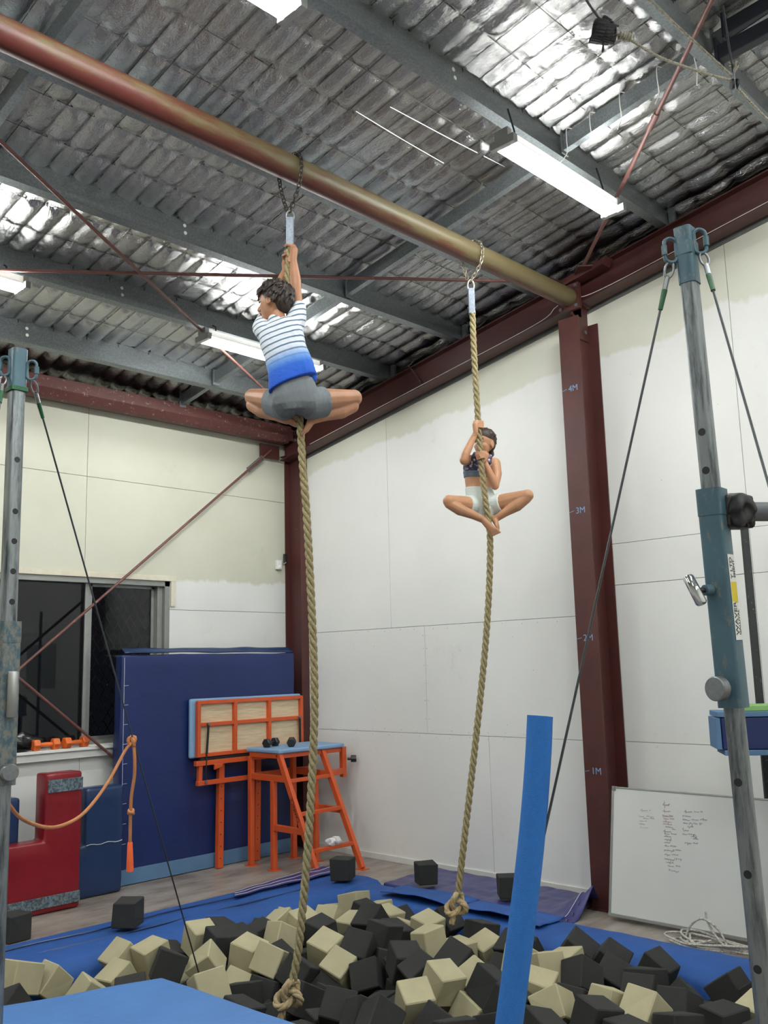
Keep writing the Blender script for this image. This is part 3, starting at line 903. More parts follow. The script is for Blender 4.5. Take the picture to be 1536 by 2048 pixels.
for u in (0.08, 0.2, 0.32): MB().torus(Vector(f(u, 0.03)) + Vector((0, -0.004, 0.004)), (1, 0, 0), (0, 0.3, 1), 0.012, 0.012, 0.003, 10, 5).obj('eyelet', M_STEELGREY, t)


def cushion(name, poly, y0, y1, mat, parent, amp=0.008, div=0.09, bev=0.02, seed=0):
    """a padded block: a polygon in x/z given depth in y, subdivided and softly uneven"""
    bm = bmesh.new()
    a = [bm.verts.new((x, y0, z)) for x, z in poly]; b = [bm.verts.new((x, y1, z)) for x, z in poly]; n = len(poly)
    bm.faces.new(a); bm.faces.new(b[::-1])
    for i in range(n): bm.faces.new((a[(i + 1) % n], a[i], b[i], b[(i + 1) % n]))
    bmesh.ops.recalc_face_normals(bm, faces=bm.faces)
    bmesh.ops.bevel(bm, geom=list(bm.edges), offset=bev, segments=3, profile=0.5, affect='EDGES')
    xs = [p[0] for p in poly]; zs = [p[1] for p in poly]
    def cuts(lo, hi): return [lo + (hi - lo) * k / max(1, int((hi - lo) / div)) for k in range(1, max(1, int((hi - lo) / div)))]
    for ax, vals in ((0, cuts(min(xs), max(xs))), (2, cuts(min(zs), max(zs))), (1, cuts(y0, y1))):
        no = [0, 0, 0]; no[ax] = 1
        for c in vals:
            co = [0, 0, 0]; co[ax] = c
            bmesh.ops.bisect_plane(bm, geom=bm.verts[:] + bm.edges[:] + bm.faces[:], plane_co=co, plane_no=no)
    bm.normal_update()
    for v in bm.verts:
        k = amp * fn(v.co, 3.0, seed) + amp * 0.5 * fn(v.co, 9.0, seed + 1)
        if v.co.z > 0.03: v.co += v.normal * k
    me = bpy.data.meshes.new(name); bm.to_mesh(me); bm.free()
    return link(name, me, mat, parent, smooth=True)


t = thing('crash_mat', (5.4, 7.7, 0), 'tall blue crash mat standing on edge against the back wall', 'mat')
cushion('cover', [(4.385, 0.005), (6.40, 0.005), (6.40, 1.985), (4.385, 1.985)], 7.59, 7.718, M_MATBLUE, t, 0.010, 0.12, 0.022, 2)
MB().box((4.39, 7.577, 0.006), (6.395, 7.587, 0.135)).obj('bottom_trim', M_MATTRIM, t, bevel=0.003)
grid_obj('top_flap', lambda u, v: (4.42 + u * 1.97, 7.60 + v * 0.06, 1.995 + 0.045 * v + 0.012 * fn((u * 5, v, 0), 1.3, 3)), 40, 4, M_NAVY, t, 0.008)
MB().tube([(4.405, 7.576, z / 20 * 1.92 + 0.04) for z in range(21)], 0.0022, 4).obj('stitching', M_STITCH, t)
for k in range(9): MB().tube([(4.405, 7.576, 0.35 + k * 0.17), (4.45, 7.577, 0.352 + k * 0.17)], 0.0018, 4).obj('stitching', M_STITCH, t)

t = thing('foam_shape', (3.3, 7.3, 0), 'red vinyl U-shaped foam block with grey speckled strips', 'foam block')
cushion('cover', [(2.55, 0.004), (3.84, 0.004), (3.84, 1.052), (3.53, 1.052), (3.53, 0.54), (2.86, 0.54), (2.86, 1.052), (2.55, 1.052)], 7.22, 7.40, M_REDV, t, 0.007, 0.10, 0.02, 4)
MB().box((3.545, 7.209, 0.905), (3.838, 7.218, 1.003)).obj('velcro_strip', M_WEB, t, bevel=0.002)
MB().box((2.56, 7.209, 0.047), (3.836, 7.218, 0.132)).obj('velcro_strip', M_WEB, t, bevel=0.002)
MB().box((2.56, 7.209, 0.905), (2.85, 7.218, 1.003)).obj('velcro_strip', M_WEB, t, bevel=0.002)
t = thing('foam_shape', (3.7, 7.5, 0), 'navy vinyl U-shaped foam block standing behind the red one', 'foam block')
cushion('cover', [(2.9, 0.004), (4.33, 0.004), (4.33, 0.872), (3.98, 0.872), (3.98, 0.42), (3.42, 0.42), (3.42, 0.872), (2.9, 0.872)], 7.42, 7.60, M_NAVY, t, 0.009, 0.10, 0.024, 6)
MB().tube([(3.99 + k * 0.033, 7.414 , 0.42 + 0.006 * math.sin(k * 1.3)) for k in range(11)], 0.003, 4).obj('seam', M_STITCH, t)

# pale blue landing mat in front
t = thing('landing_mat', (2.3, 3.4, 0), 'pale blue landing mat at the near corner of the foam pit', 'mat')
mp = [(2.79, 4.37), (1.86, 4.672), (1.86, 2.42), (2.87, 2.42)]
bm = bmesh.new(); lo = [bm.verts.new((x, y, 0.002)) for x, y in mp]; hi = [bm.verts.new((x, y, 0.30)) for x, y in mp]
bm.faces.new(lo); bm.faces.new(hi[::-1])
for i in range(4): bm.faces.new((lo[i], lo[(i + 1) % 4], hi[(i + 1) % 4], hi[i]))
bmesh.ops.recalc_face_normals(bm, faces=bm.faces)
bmesh.ops.bevel(bm, geom=list(bm.edges), offset=0.02, segments=3, profile=0.5, affect='EDGES')
for ax, a, b, n in ((0, 1.86, 2.87, 14), (1, 2.42, 4.67, 28)):
    for k in range(1, n):
        co = [0, 0, 0]; co[ax] = a + (b - a) * k / n; no = [0, 0, 0]; no[ax] = 1
        bmesh.ops.bisect_plane(bm, geom=bm.verts[:] + bm.edges[:] + bm.faces[:], plane_co=co, plane_no=no)
for v in bm.verts:
    if v.co.z > 0.2: v.co.z += 0.006 * fn(v.co, 3, 1)
me = bpy.data.meshes.new('cover'); bm.to_mesh(me); bm.free()
link('cover', me, M_LIGHTMAT, t, smooth=True)

# ------------------------------------------------------------------ orange steel stands
def sq(p0, p1, w=0.042, h=None, up=(0, 0, 1)): return MB().bar(p0, p1, w, h, up)


t = thing('spotting_stand', (5.9, 7.15, 0), 'orange steel spotting stand with step ladder and sky-blue padded top', 'stand')
LX, RX = 5.66, 6.19
def stp(x, s): return Vector((x, 6.95 - 0.54 * s, 1.045 * (1 - s)))
for x, y, zt in ((LX, 7.37, 1.0), (LX, 7.03, 0.80), (RX - 0.04, 7.33, 1.0), (RX - 0.04, 7.0, 0.80)):
    leg = sq((x, y, 0.008), (x, y, zt), 0.048).obj('leg', M_ORANGE, t, bevel=0.004)
    MB().box((x - 0.045, y - 0.045, 0), (x + 0.06, y + 0.045, 0.008)).obj('foot_plate', M_ORANGE, leg)
st = []
for x in (LX, RX):
    o = sq(stp(x, 0.0), stp(x, 0.992), 0.042, 0.055, (0, 1, 0.3)).obj('ladder_stile', M_ORANGE, t, bevel=0.004)
    MB().box((x - 0.04, 6.36, 0), (x + 0.04, 6.46, 0.008)).obj('foot_plate', M_ORANGE, o); st.append(o)
for s in (0.23, 0.50, 0.79): sq(stp(LX, s), stp(RX, s), 0.045, 0.032).obj('step', M_ORANGE, t, bevel=0.003)
zt = 1.022
for a, b in (((LX, 7.37, zt), (6.44, 7.37, zt)), ((LX, 6.95, zt), (6.44, 6.95, zt)), ((LX, 6.95, zt), (LX, 7.37, zt)), ((6.44, 6.95, zt), (6.44, 7.37, zt))):
    sq(a, b, 0.042).obj('top_rail', M_ORANGE, t, bevel=0.003)
for a, b in (((LX, 7.37, 0.82), (LX, 6.83, 0.82)), ((RX, 7.33, 0.82), (RX, 6.83, 0.82)), ((LX, 7.37, 0.82), (6.44, 7.37, 0.82)), ((RX, 6.84, 0.82), (6.44, 6.92, 0.82)), ((LX, 7.03, 0.38), (LX, 6.62, 0.38)), ((RX, 7.0, 0.50), (RX, 6.68, 0.50))):
    sq(a, b, 0.04, 0.055).obj('side_rail', M_ORANGE, t, bevel=0.003)
sq((6.455, 6.93, 0.76), (6.455, 6.93, 1.05), 0.05).obj('end_post', M_ORANGE, t, bevel=0.004)
MB().cyl((6.485, 6.90, 0.93), (6.515, 6.87, 0.93), 0.013).cyl((6.51, 6.875, 0.93), (6.55, 6.84, 0.93), 0.035, None, 8).obj('knob', M_BLACKG, t, bevel=0.004)
MB().box((5.625, 6.90, 1.044), (6.455, 7.41, 1.085)).obj('padded_top', M_PADBLUE, t, bevel=0.016, seg=3)
dv = (stp(LX, 0.3) - stp(LX, 0.6)).normalized(); nx = Vector((-1, 0, 0)); vv = nx.cross(dv)
o0 = stp(LX, 0.56) + nx * 0.0225 - vv * 0.0
Mx = Matrix(((dv.x, vv.x, nx.x, o0.x), (dv.y, vv.y, nx.y, o0.y), (dv.z, vv.z, nx.z, o0.z), (0, 0, 0, 1)))
text_mesh('CANNICE', 0.052, M_BLACKG, 'lettering', Mx, st[0])

t = thing('folding_stand', (5.75, 7.5, 0), 'orange folding stand tipped up to show its plywood underside', 'stand')
Y0 = 7.485
MB().box((5.075, Y0 + 0.042, 1.02), (6.43, Y0 + 0.085, 1.565)).obj('padded_top', M_PADBLUE, t, bevel=0.018, seg=3)
for x0, x1 in ((5.15, 5.56), (5.56, 5.98), (5.98, 6.40)):
    for z0, z1 in ((1.05, 1.33), (1.33, 1.53)): MB().box((x0 + 0.015, Y0 + 0.03, z0), (x1 - 0.015, Y0 + 0.04, z1)).obj('plywood_panel', M_PLY, t)
for x in (5.14, 5.56, 5.98, 6.40): sq((x, Y0 + 0.012, 1.03), (x, Y0 + 0.012, 1.54), 0.036, 0.04).obj('frame_upright', M_ORANGE, t, bevel=0.003)
for z in (1.045, 1.325, 1.53): sq((5.13, Y0 + 0.014, z), (6.41, Y0 + 0.014, z), 0.036, 0.034).obj('frame_rail', M_ORANGE, t, bevel=0.003)
MB().box((5.15, Y0 - 0.012, 1.0), (6.38, Y0 + 0.03, 1.022)).obj('rubber_strip', M_BLACK, t)
sq((5.10, Y0, 0.975), (6.40, Y0, 0.975), 0.045).obj('lower_rail', M_ORANGE, t, bevel=0.003)
sq((5.16, Y0 + 0.01, 0.975), (5.155, Y0 + 0.01, 0.80), 0.04).obj('link_arm', M_ORANGE, t, bevel=0.003)
sq((5.12, Y0, 0.795), (6.2, Y0, 0.795), 0.042).obj('cross_bar', M_ORANGE, t, bevel=0.003)
for xa, xb in ((5.42, 5.395), (5.86, 5.83)):
    leg = sq((xa, Y0 + 0.045, 0.98), (xb, Y0 + 0.03, 0.004), 0.062, 0.05, (0, 1, 0)).obj('leg', M_ORANGE, t, bevel=0.003)
    mb = MB()
    for k in range(7):
        s = 0.25 + k * 0.11; c = Vector((xa, Y0 + 0.045, 0.98)).lerp(Vector((xb, Y0 + 0.03, 0.004)), s)
        mb.cyl(c + Vector((-0.004, -0.0262, 0)), c + Vector((-0.004, -0.024, 0)), 0.006, None, 8)
    o = mb.obj('peg_holes', M_BLACK, leg); o['kind'] = 'stuff'
MB().cyl((5.235, Y0 - 0.02, 1.32), (5.215, Y0 - 0.02, 1.06), 0.011).cyl((5.215, Y0 - 0.02, 1.06), (5.205, Y0 - 0.02, 0.82), 0.007).obj('gas_strut', M_BLACKG, t, smooth='auto')
MB().cyl((6.36, Y0 - 0.02, 1.32), (6.36, Y0 - 0.02, 1.06), 0.011).obj('gas_strut', M_BLACKG, t, smooth='auto')
for x, z in ((5.235, 1.33), (6.36, 1.33), (5.205, 0.80)):
    MB().cyl((x, Y0 - 0.035, z), (x, Y0 - 0.005, z), 0.014, None, 8).obj('pivot_bolt', M_STEELGREY, t)
MB().prism([(5.30, Y0 - 0.03, 0.955), (5.40, Y0 - 0.03, 0.955), (5.385, Y0 - 0.03, 0.925), (5.30, Y0 - 0.03, 0.905)], (0, 0.02, 0)).obj('latch', M_ORANGE, t, bevel=0.004)


def dumbbell(c, ang, L, R, mat, label, cat='dumbbell', tilt=0):
    t = thing('dumbbell', (c[0], c[1], c[2] - R * 0.87), label, cat)
    d = Vector((math.cos(ang), math.sin(ang), tilt)); c = Vector(c)
    MB().tube([c - d * L * 0.3, c - d * L * 0.12, c, c + d * L * 0.12, c + d * L * 0.3], [R * .34, R * .36, R * .40, R * .36, R * .34], 12).obj('grip', mat, t, smooth='auto')
    for s in (-1, 1):
        a, b = c + d * s * L * 0.24, c + d * s * L * 0.5
        x = d.cross(Vector((0, 0, 1))).normalized(); y = x.cross(d)
        rings = []
        for q, rr in ((0, 0.8), (0.15, 1), (0.85, 1), (1, 0.82)):
            p = a.lerp(b, q); rings.append([p + (x * math.cos(math.pi / 3 * k) + y * math.sin(math.pi / 3 * k)) * R * rr for k in range(6)])
        MB().loft(rings).obj('hex_head', mat, t, bevel=0.003)
    return t


dumbbell((5.80, 7.24, 1.085 + 0.040), 0.35, 0.20, 0.046, M_BLACKG, 'black hex dumbbell on the stand, the one lying further from its ladder')
dumbbell((5.94, 7.10, 1.085 + 0.040), 0.85, 0.20, 0.046, M_BLACKG, 'black hex dumbbell on the stand, the one lying nearer its ladder')
dumbbell((3.80, 7.805, 1.19 + 0.046), 0.0, 0.235, 0.053, M_ORBELL, 'orange dumbbell on the window sill next to the black plastic bag')
dumbbell((4.07, 7.80, 1.19 + 0.046), 0.12, 0.235, 0.053, M_ORBELL, 'orange dumbbell on the window sill behind the slanting red brace')

t = thing('plastic_bag', (3.55, 7.85, 1.19), 'crumpled black plastic bag lying on the window sill', 'bag')
mb = MB()
mb.ell((3.60, 7.865, 1.255), ((0.22, 0, 0), (0, 0.05, 0), (0, 0, 0.065)), 40, 20).ell((3.42, 7.865, 1.285), ((0.16, 0, 0.02), (0, 0.05, 0), (0, 0, 0.095)), 40, 20).ell((3.52, 7.80, 1.203), ((0.16, 0, 0), (0, 0.04, 0), (0, 0, 0.013)), 30, 10)
mb.v = [tuple(Vector(v) + Vector((0, 0, 1)) * max(-0.0, 0.05 * fn(v, 14, 2)) * (1 if v[2] > 1.22 else 0) + Vector((0.01 * fn(v, 30, 3), 0.006 * fn(v, 25, 4), 0))) for v in mb.v]
t2 = mb.obj('film', simple('glossy_black_film', '0d0e10', 0.22), t)

t = thing('motion_sensor', (6.385, 7.82, 2.93), 'small white motion sensor high on the back wall by the corner', 'sensor')
MB().box((6.355, 7.80, 2.885), (6.415, 7.849, 2.985)).obj('housing', M_WHITEPL, t, bevel=0.008)
MB().ell((6.385, 7.80, 2.91), ((0.02, 0, 0), (0, 0.008, 0), (0, 0, 0.02)), 10, 6).obj('lens', M_SKIRT, t, smooth=True)
t = thing('junction_box', (6.475, 7.82, 3.0), 'small black junction box beside the white motion sensor', 'box')
MB().box((6.455, 7.80, 2.955), (6.492, 7.83, 3.06)).obj('body', M_BLACKG, t, bevel=0.004)
MB().tube(catmull([(6.47, 7.80, 2.965), (6.445, 7.80, 2.95), (6.43, 7.81, 2.96), (6.415, 7.83, 2.975)]), 0.004, 6).obj('lead', M_TIMBER, t)

t = thing('plastic_wrap', (6.0, 6.5, 0.25), 'crumpled clear plastic bag on the bottom step of the stand', 'bag')
pc = stp(5.95, 0.79) + Vector((0, 0, 0.05))
mb = MB().ell(pc, ((0.085, 0, 0), (0, 0.04, 0), (0, 0, 0.04)), 24, 14)
mb.v = [tuple(Vector(v) + (Vector(v) - pc) * 0.5 * fn(v, 28, 5)) for v in mb.v]
mb.obj('film', simple('clear_film', 'd8d8da', 0.25), t)

# ------------------------------------------------------------------ whiteboard and coil of rope
WB0, WB1 = Vector((6.10, 3.80, 0.03)), Vector((6.255, 3.80, 0.905))
WBW = 1.20
nb = (WB1 - WB0).normalized(); sb = Vector((0, -1, 0)); ob = sb.cross(nb)     # out of the board, into the room
if ob.x > 0: ob = -ob
WH = (WB1 - WB0).length
def bp(s, q, o=0.0): return WB0 + sb * s + nb * q + ob * o
t = thing('whiteboard', WB0 + sb * 0.6, 'large whiteboard with handwriting leaning at floor level by the column', 'whiteboard')
def slab(s0, s1, q0, q1, o0, o1): return MB().prism([bp(s0, q0, o0), bp(s1, q0, o0), bp(s1, q1, o0), bp(s0, q1, o0)], ob * (o1 - o0))
slab(0.01, WBW - 0.01, 0.01, WH - 0.01, -0.012, 0.0).obj('panel', M_BOARD, t)
slab(0, 0.018, 0, WH, -0.016, 0.006).obj('frame_side', M_ALU, t, bevel=0.002)
slab(WBW - 0.018, WBW, 0, WH, -0.016, 0.006).obj('frame_side', M_ALU, t, bevel=0.002)
slab(0, WBW, 0, 0.022, -0.016, 0.010).obj('frame_rail', M_ALU, t, bevel=0.002)
slab(0, WBW, WH - 0.012, WH, -0.016, 0.004).obj('frame_rail', M_ALU, t, bevel=0.002)
slab(0, 0.03, WH - 0.03, WH + 0.002, -0.017, 0.008).obj('corner_cap', M_STEELGREY, t, bevel=0.003)
def on_board(x, y):
    d = ray(x, y); k = (WB0 - CAM).dot(ob) / d.dot(ob); p = CAM + d * k - WB0; return p.dot(sb), p.dot(nb)
def scrawl(rows, mat, name, amp=1.0):
    mb = MB(); rr = random.Random(5)
    for x0, x1, y in rows:
        s0, q0 = on_board(1200 + x0 / 4.571, 1550 + y / 4.571); s1, q1 = on_board(1200 + x1 / 4.571, 1550 + y / 4.571)
        s = s0
        while s < s1:
            wl = min(rr.uniform(0.03, 0.075), s1 - s)
            if wl < 0.01: break
            n = max(4, int(wl / 0.0035)); pts = []
            for k in range(n + 1):
                h = (0.0065 if k % 2 else 0.0) * amp * rr.uniform(0.5, 1.3)
                if rr.random() < 0.12: h += 0.008 * amp * rr.choice((-1, 1))
                q = q0 + (q1 - q0) * (s - s0) / max(1e-6, s1 - s0)
                pts.append(bp(s + wl * k / n + rr.uniform(-.001, .001), q + h - 0.003, 0.0012))
            mb.tube(pts, 0.0009, 3)
            s += wl + rr.uniform(0.008, 0.016)
    o = mb.obj(name, mat, t); o['kind'] = 'stuff'
    return o
scrawl([(575, 640, 275)], M_PENRED, 'red_handwriting', 2.0)
scrawl([(575, 655, 330), (572, 665, 368), (580, 680, 400), (578, 675, 425), (578, 680, 447), (600, 685, 472), (660, 690, 495)], M_PENRED, 'red_handwriting')
scrawl([(580, 665, 515), (590, 700, 537), (588, 650, 560), (588, 655, 588), (588, 668, 615), (588, 715, 647), (588, 740, 685), (590, 720, 725), (590, 745, 765), (605, 675, 795), (620, 740, 830), (630, 730, 870)], M_PENBLK, 'black_handwriting')
scrawl([(770, 940, 335), (755, 845, 375), (755, 980, 408), (760, 940, 440), (800, 855, 470), (755, 820, 505), (755, 880, 540), (835, 885, 562), (850, 910, 582), (775, 895, 622)], M_PENBLUE, 'blue_handwriting', 1.15)
scrawl([(370, 465, 322), (360, 500, 378), (395, 500, 396), (360, 430, 420), (360, 410, 445), (370, 445, 478)], M_PENGREY, 'faded_handwriting')
a, b = on_board(1200 + 572 / 4.571, 1550 + 381 / 4.571), on_board(1200 + 668 / 4.571, 1550 + 381 / 4.571)
MB().tube([bp(a[0], a[1], 0.0012), bp(b[0], b[1], 0.0012)], 0.0011, 3).obj('underline', M_PENRED, t)

t = thing('coiled_rope', (5.88, 2.95, 0), 'loose coil of white braided rope on the floor before the whiteboard', 'rope')
rr = random.Random(9); pts = []
for k in range(64):
    a = k * 0.55; R = 0.16 + 0.06 * math.sin(k * 0.37)
    pts.append((5.90 + R * 0.45 * math.cos(a) + rr.uniform(-.02, .02), 2.92 + R * 1.5 * math.sin(a) + rr.uniform(-.03, .03), 0.012 + 0.0011 * k * (0.6 + 0.4 * math.sin(a * 2)) + rr.uniform(0, .01)))
MB().tube(catmull(pts, 5), 0.0075, 6).obj('coil', M_WHITEROPE, t, smooth=True)
MB().tube(catmull([(5.90, 2.85, 0.03), (5.93, 2.93, 0.09), (5.95, 2.98, 0.16), (5.96, 2.99, 0.21)], 6), 0.008, 6).obj('loose_end', M_WHITEROPE, t, smooth=True)
MB().tube(catmull([(5.90, 3.12, 0.03), (5.92, 3.08, 0.12), (5.93, 3.0, 0.17), (5.93, 2.9, 0.12), (5.92, 2.84, 0.03)], 6), 0.0075, 6).obj('loop', M_WHITEROPE, t, smooth=True)

# ------------------------------------------------------------------ gymnastics bar uprights, cables
def sqtube(p0, p1, w, ang, rc=0.012):
    """square tube with rounded corners, its faces turned by ang about the axis"""
    p0, p1 = Vector(p0), Vector(p1); out = []
    for p in (p0, p1):
        ring = []
        for cx, cy, a0 in ((1, 1, 0), (-1, 1, 90), (-1, -1, 180), (1, -1, 270)):
            for k in range(4):
                a = math.radians(a0 + 30 * k); x = cx * (w / 2 - rc) + rc * math.cos(a); y = cy * (w / 2 - rc) + rc * math.sin(a)
                ring.append(p + Vector((x * math.cos(ang) - y * math.sin(ang), x * math.sin(ang) + y * math.cos(ang), 0)))
        out.append(ring)
    return MB().loft(out)


def rig_upright(T, B, w, ang, label, slv, teal, sleeve_mat, holes, side=False):
    T, B = Vector(T), Vector(B)
    def ax(z): return B + (T - B) * (z / T.z)
    t = thing('bar_upright', B, label, 'gym upright')
    sqtube(B, T - Vector((0, 0, 0.004)), w, ang).obj('post', M_POST, t, smooth='auto')
    sqtube(ax(teal), T, w + 0.006, ang).obj('top_cap', M_TEAL, t, smooth='auto')
    sl = sqtube(ax(slv[1]), ax(slv[0]), w + 0.024, ang).obj('sleeve', sleeve_mat, t, smooth='auto')
    sqtube(ax(slv[0] - 0.085), ax(slv[0] + 0.001), w + 0.027, ang).obj('collar', sleeve_mat, sl, smooth='auto')
    n1 = Vector((-math.cos(ang), -math.sin(ang), 0)); n2 = Vector((math.sin(ang), -math.cos(ang), 0))
    nh = n2 if side else n1
    for z in holes: MB().cyl(ax(z) + nh * (w / 2 - 0.003), ax(z) + nh * (w / 2 + 0.0006), 0.0125, None, 16).obj('peg_hole', M_BLACK, t)
    base = MB().box(B - Vector((0.12, 0.12, 0)), B + Vector((0.12, 0.12, 0.015))).obj('base_plate', M_TEAL, t, bevel=0.003)
    return t, ax, n1, n2, sl


def shackle(c, out, parent, h=0.085, w=0.021, r=0.0065):
    """oval quick link hanging in the plane of `out` and z"""
    c = Vector(c); pts = []
    for k in range(20):
        a = 2 * math.pi * k / 20; x, z = math.cos(a), math.sin(a)
        pts.append(c + Vector(out) * (w * x) + Vector((0, 0, 1)) * ((h / 2 - w) * (1 if z > 0 else -1) * min(1, abs(z) * 4) + w * z))
    o = MB().tube(pts, r, 8, closed=True).obj('quick_link', M_TEAL, parent, smooth=True)
    MB().cyl(c + Vector(out) * w + Vector((0, 0, -0.016)), c + Vector(out) * w + Vector((0, 0, 0.016)), r * 1.55, None, 6).obj('screw_sleeve', M_TEAL, o)
    return o


def guy(p0, p1, label, tape=True, r=0.0042):
    p0, p1 = Vector(p0), Vector(p1); d = (p1 - p0).normalized()
    t = thing('guy_cable', p1, label, 'cable')
    MB().tube([p0 + d * 0.05, p0.lerp(p1, 0.5), p1], r, 8).obj('cable', M_CABLE, t, smooth='auto')
    s = d.cross(HF).normalized(); lp = []
    for k in range(15):
        a = 2 * math.pi * k / 14; lp.append(p0 + d * (0.028 - 0.03 * math.cos(a)) + s * (0.014 * math.sin(a)))
    MB().tube(lp, 0.0045, 6).obj('eye_loop', M_STEELGREY, t, smooth=True)
    MB().cyl(p0 + d * 0.055, p0 + d * 0.10, 0.0085, None, 10).obj('ferrule', M_STEELGREY, t)
    if tape: MB().cyl(p0 + d * 0.10, p0 + d * 0.17, 0.0095, 0.0075, 10).obj('green_tape', M_GREENTAPE, t)
    return t


ANG = math.radians(2)      # uprights stand square to the building
TR, BR = Vector((2.800, 1.294, 3.240)), Vector((2.866, 1.259, 0.0))
rigR, axR, n1, n2, slR = rig_upright(TR, BR, 0.052, ANG, 'grey bar upright with blue sleeve and chrome T-handle near the whiteboard', (2.355, 1.675), 3.045, M_TEAL, (2.54, 2.415, 1.455, 1.19, 0.925, 0.66))
c = axR(2.035) + n1 * 0.010; lft = -HR * 0.93 - HF * 0.36
MB().cyl(c + lft * 0.035, c + lft * 0.062, 0.017, None, 12).obj('boss', M_TEAL, rigR, smooth='auto')
MB().cyl(c + lft * 0.055, c + lft * 0.085, 0.008, None, 10).obj('stem', M_BLACKG, rigR)
hd = (Vector((0, 0, 1)) * 0.93 - HR * 0.28 + HF * 0.32).normalized(); hc = c + lft * 0.098
MB().tube([hc - hd * 0.049, hc - hd * 0.044, hc + hd * 0.044, hc + hd * 0.049], [0.014, 0.0175, 0.0175, 0.014], 18).obj('t_handle', M_CHROME, rigR, smooth='auto')
c = axR(1.735) + n1 * 0.035; kd = (n1 * 0.85 - HR * 0.4).normalized()
MB().cyl(c, c + kd * 0.03, 0.016, None, 14).obj('stem', M_STEELGREY, rigR, smooth='auto')
MB().tube([c + kd * 0.028, c + kd * 0.031, c + kd * 0.058, c + kd * 0.061], [0.034, 0.037, 0.037, 0.034], 28).obj('knob', M_STEELGREY, rigR, smooth='auto')
# maker's label on the side face of the sleeve
zl0, zl1 = 1.88, 2.145; hw = 0.0385
lc = axR((zl0 + zl1) / 2); upv = (axR(zl1) - axR(zl0)).normalized(); sd = n2.cross(upv).normalized()
def lab(z, s, o=0.0006): return axR(z) + n2 * (hw + o) + sd * s
lo = MB().prism([lab(zl0, -0.024), lab(zl0, 0.024), lab(zl1, 0.024), lab(zl1, -0.024)], n2 * 0.0006).obj('maker_label', M_WHITEPL, slR)
MB().prism([lab(1.995, -0.020, 0.0013), lab(1.998, 0.022, 0.0013), lab(2.058, 0.020, 0.0013), lab(2.06, -0.022, 0.0013)], n2 * 0.0005).obj('yellow_sticker', simple('yellow_sticker', 'd9c22a', 0.6), lo)
yv = n2.cross(upv)
for s, z, off, size in (('WAVER', 1.895, 0.006, 0.030), ('Y LTD', 2.068, 0.006, 0.025), ('GALLIVAL', 1.895, -0.014, 0.018), ('EMENT', 2.072, -0.014, 0.018)):
    o0 = lab(z, 0, 0.0016) + yv * off
    Mx = Matrix(((upv.x, yv.x, n2.x, o0.x), (upv.y, yv.y, n2.y, o0.y), (upv.z, yv.z, n2.z, o0.z), (0, 0, 0, 1)))
    text_mesh(s, size, M_BLACKG, 'lettering', Mx, lo, 0.0002, 0.0005)
shackle(axR(3.165) - HR * 0.052, -HR, rigR); shackle(axR(3.185) + HR * 0.040 - HF * 0.02, HR, rigR)
MB().box(axR(3.14) - Vector((0.03, 0.03, 0)), axR(3.14) + Vector((0.03, 0.03, 0.05))).obj('lug', M_TEAL, rigR, bevel=0.004)
# rail clamp and grey rail
bd = (HR * 0.985 + HF * 0.17).normalized(); cb = axR(2.285)
MB().box((-0.05, -0.035, -0.055), (0.05, 0.035, 0.05), Matrix.Translation(cb + bd * 0.075) @ Matrix.Rotation(math.atan2(bd.y, bd.x), 4, 'Z')).obj('clamp', M_BLACK, rigR, bevel=0.012)
mb = MB().ell(cb + bd * 0.085 - HF * 0.02, (bd * 0.05, HF * 0.045, Vector((0, 0, 0.06))), 28, 18)
mb.v = [tuple(Vector(v) + Vector((1, 1, 1)) * 0.022 * fn(v, 26, 3)) for v in mb.v]
mb.obj('black_wrap', M_BLACK, rigR, smooth=True)
sq(cb + bd * 0.10 - HF * 0.03 + Vector((0, 0, -0.055)), cb + bd * 0.085 - HF * 0.035 + Vector((0, 0, 0.04)), 0.012).obj('lever', M_BLACKG, rigR, bevel=0.003)
t = thing('bar_rail', cb + bd * 0.1, 'grey gymnastics rail clamped to the blue-sleeved upright', 'rail')
MB().cyl(cb + bd * 0.12, cb + bd * 0.185, 0.031, None, 20).obj('rail_collar', simple('grey_paint', '5c6166', 0.45), t, smooth='auto')
MB().cyl(cb + bd * 0.18, cb + bd * 2.4, 0.0225, None, 18).obj('rail', simple('pale_rail', 'a7a49b', 0.5), t, smooth='auto')

TL, BL = Vector((1.659, 3.783, 3.209)), Vector((1.652, 3.745, 0.0))
rigL, axL, m1, m2, slL = rig_upright(TL, BL, 0.058, ANG, 'grey bar upright with corroded sleeve near the window wall', (2.045, 1.40), 3.02, M_TEALOLD, (2.72, 2.50, 2.375, 2.25, 2.125), True)
c = axL(1.755) + m2 * 0.06
MB().tube([c - Vector((0, 0, 0.09)), c - Vector((0, 0, 0.085)), c + Vector((0, 0, 0.085)), c + Vector((0, 0, 0.09))], [0.016, 0.02, 0.02, 0.016], 18).obj('t_handle', M_ALU, rigL, smooth='auto')
c = axL(1.455) + m2 * 0.035; kd = (m2 * 0.9 - HF * 0.3).normalized()
MB().cyl(c, c + kd * 0.03, 0.014, None, 12).obj('stem', M_STEELGREY, rigL)
MB().tube([c + kd * 0.028, c + kd * 0.031, c + kd * 0.056, c + kd * 0.06], [0.030, 0.033, 0.033, 0.030], 24).obj('knob', M_STEELGREY, rigL, smooth='auto')
shackle(axL(3.115) + HR * 0.062, HR, rigL); shackle(axL(3.13) - HR * 0.045 - HF * 0.02, -HR, rigL)
MB().box(axL(3.02) - Vector((0.036, 0.036, 0)), axL(3.02) + Vector((0.036, 0.036, 0.02))).obj('green_tape', M_GREENTAPE, rigL, bevel=0.002)

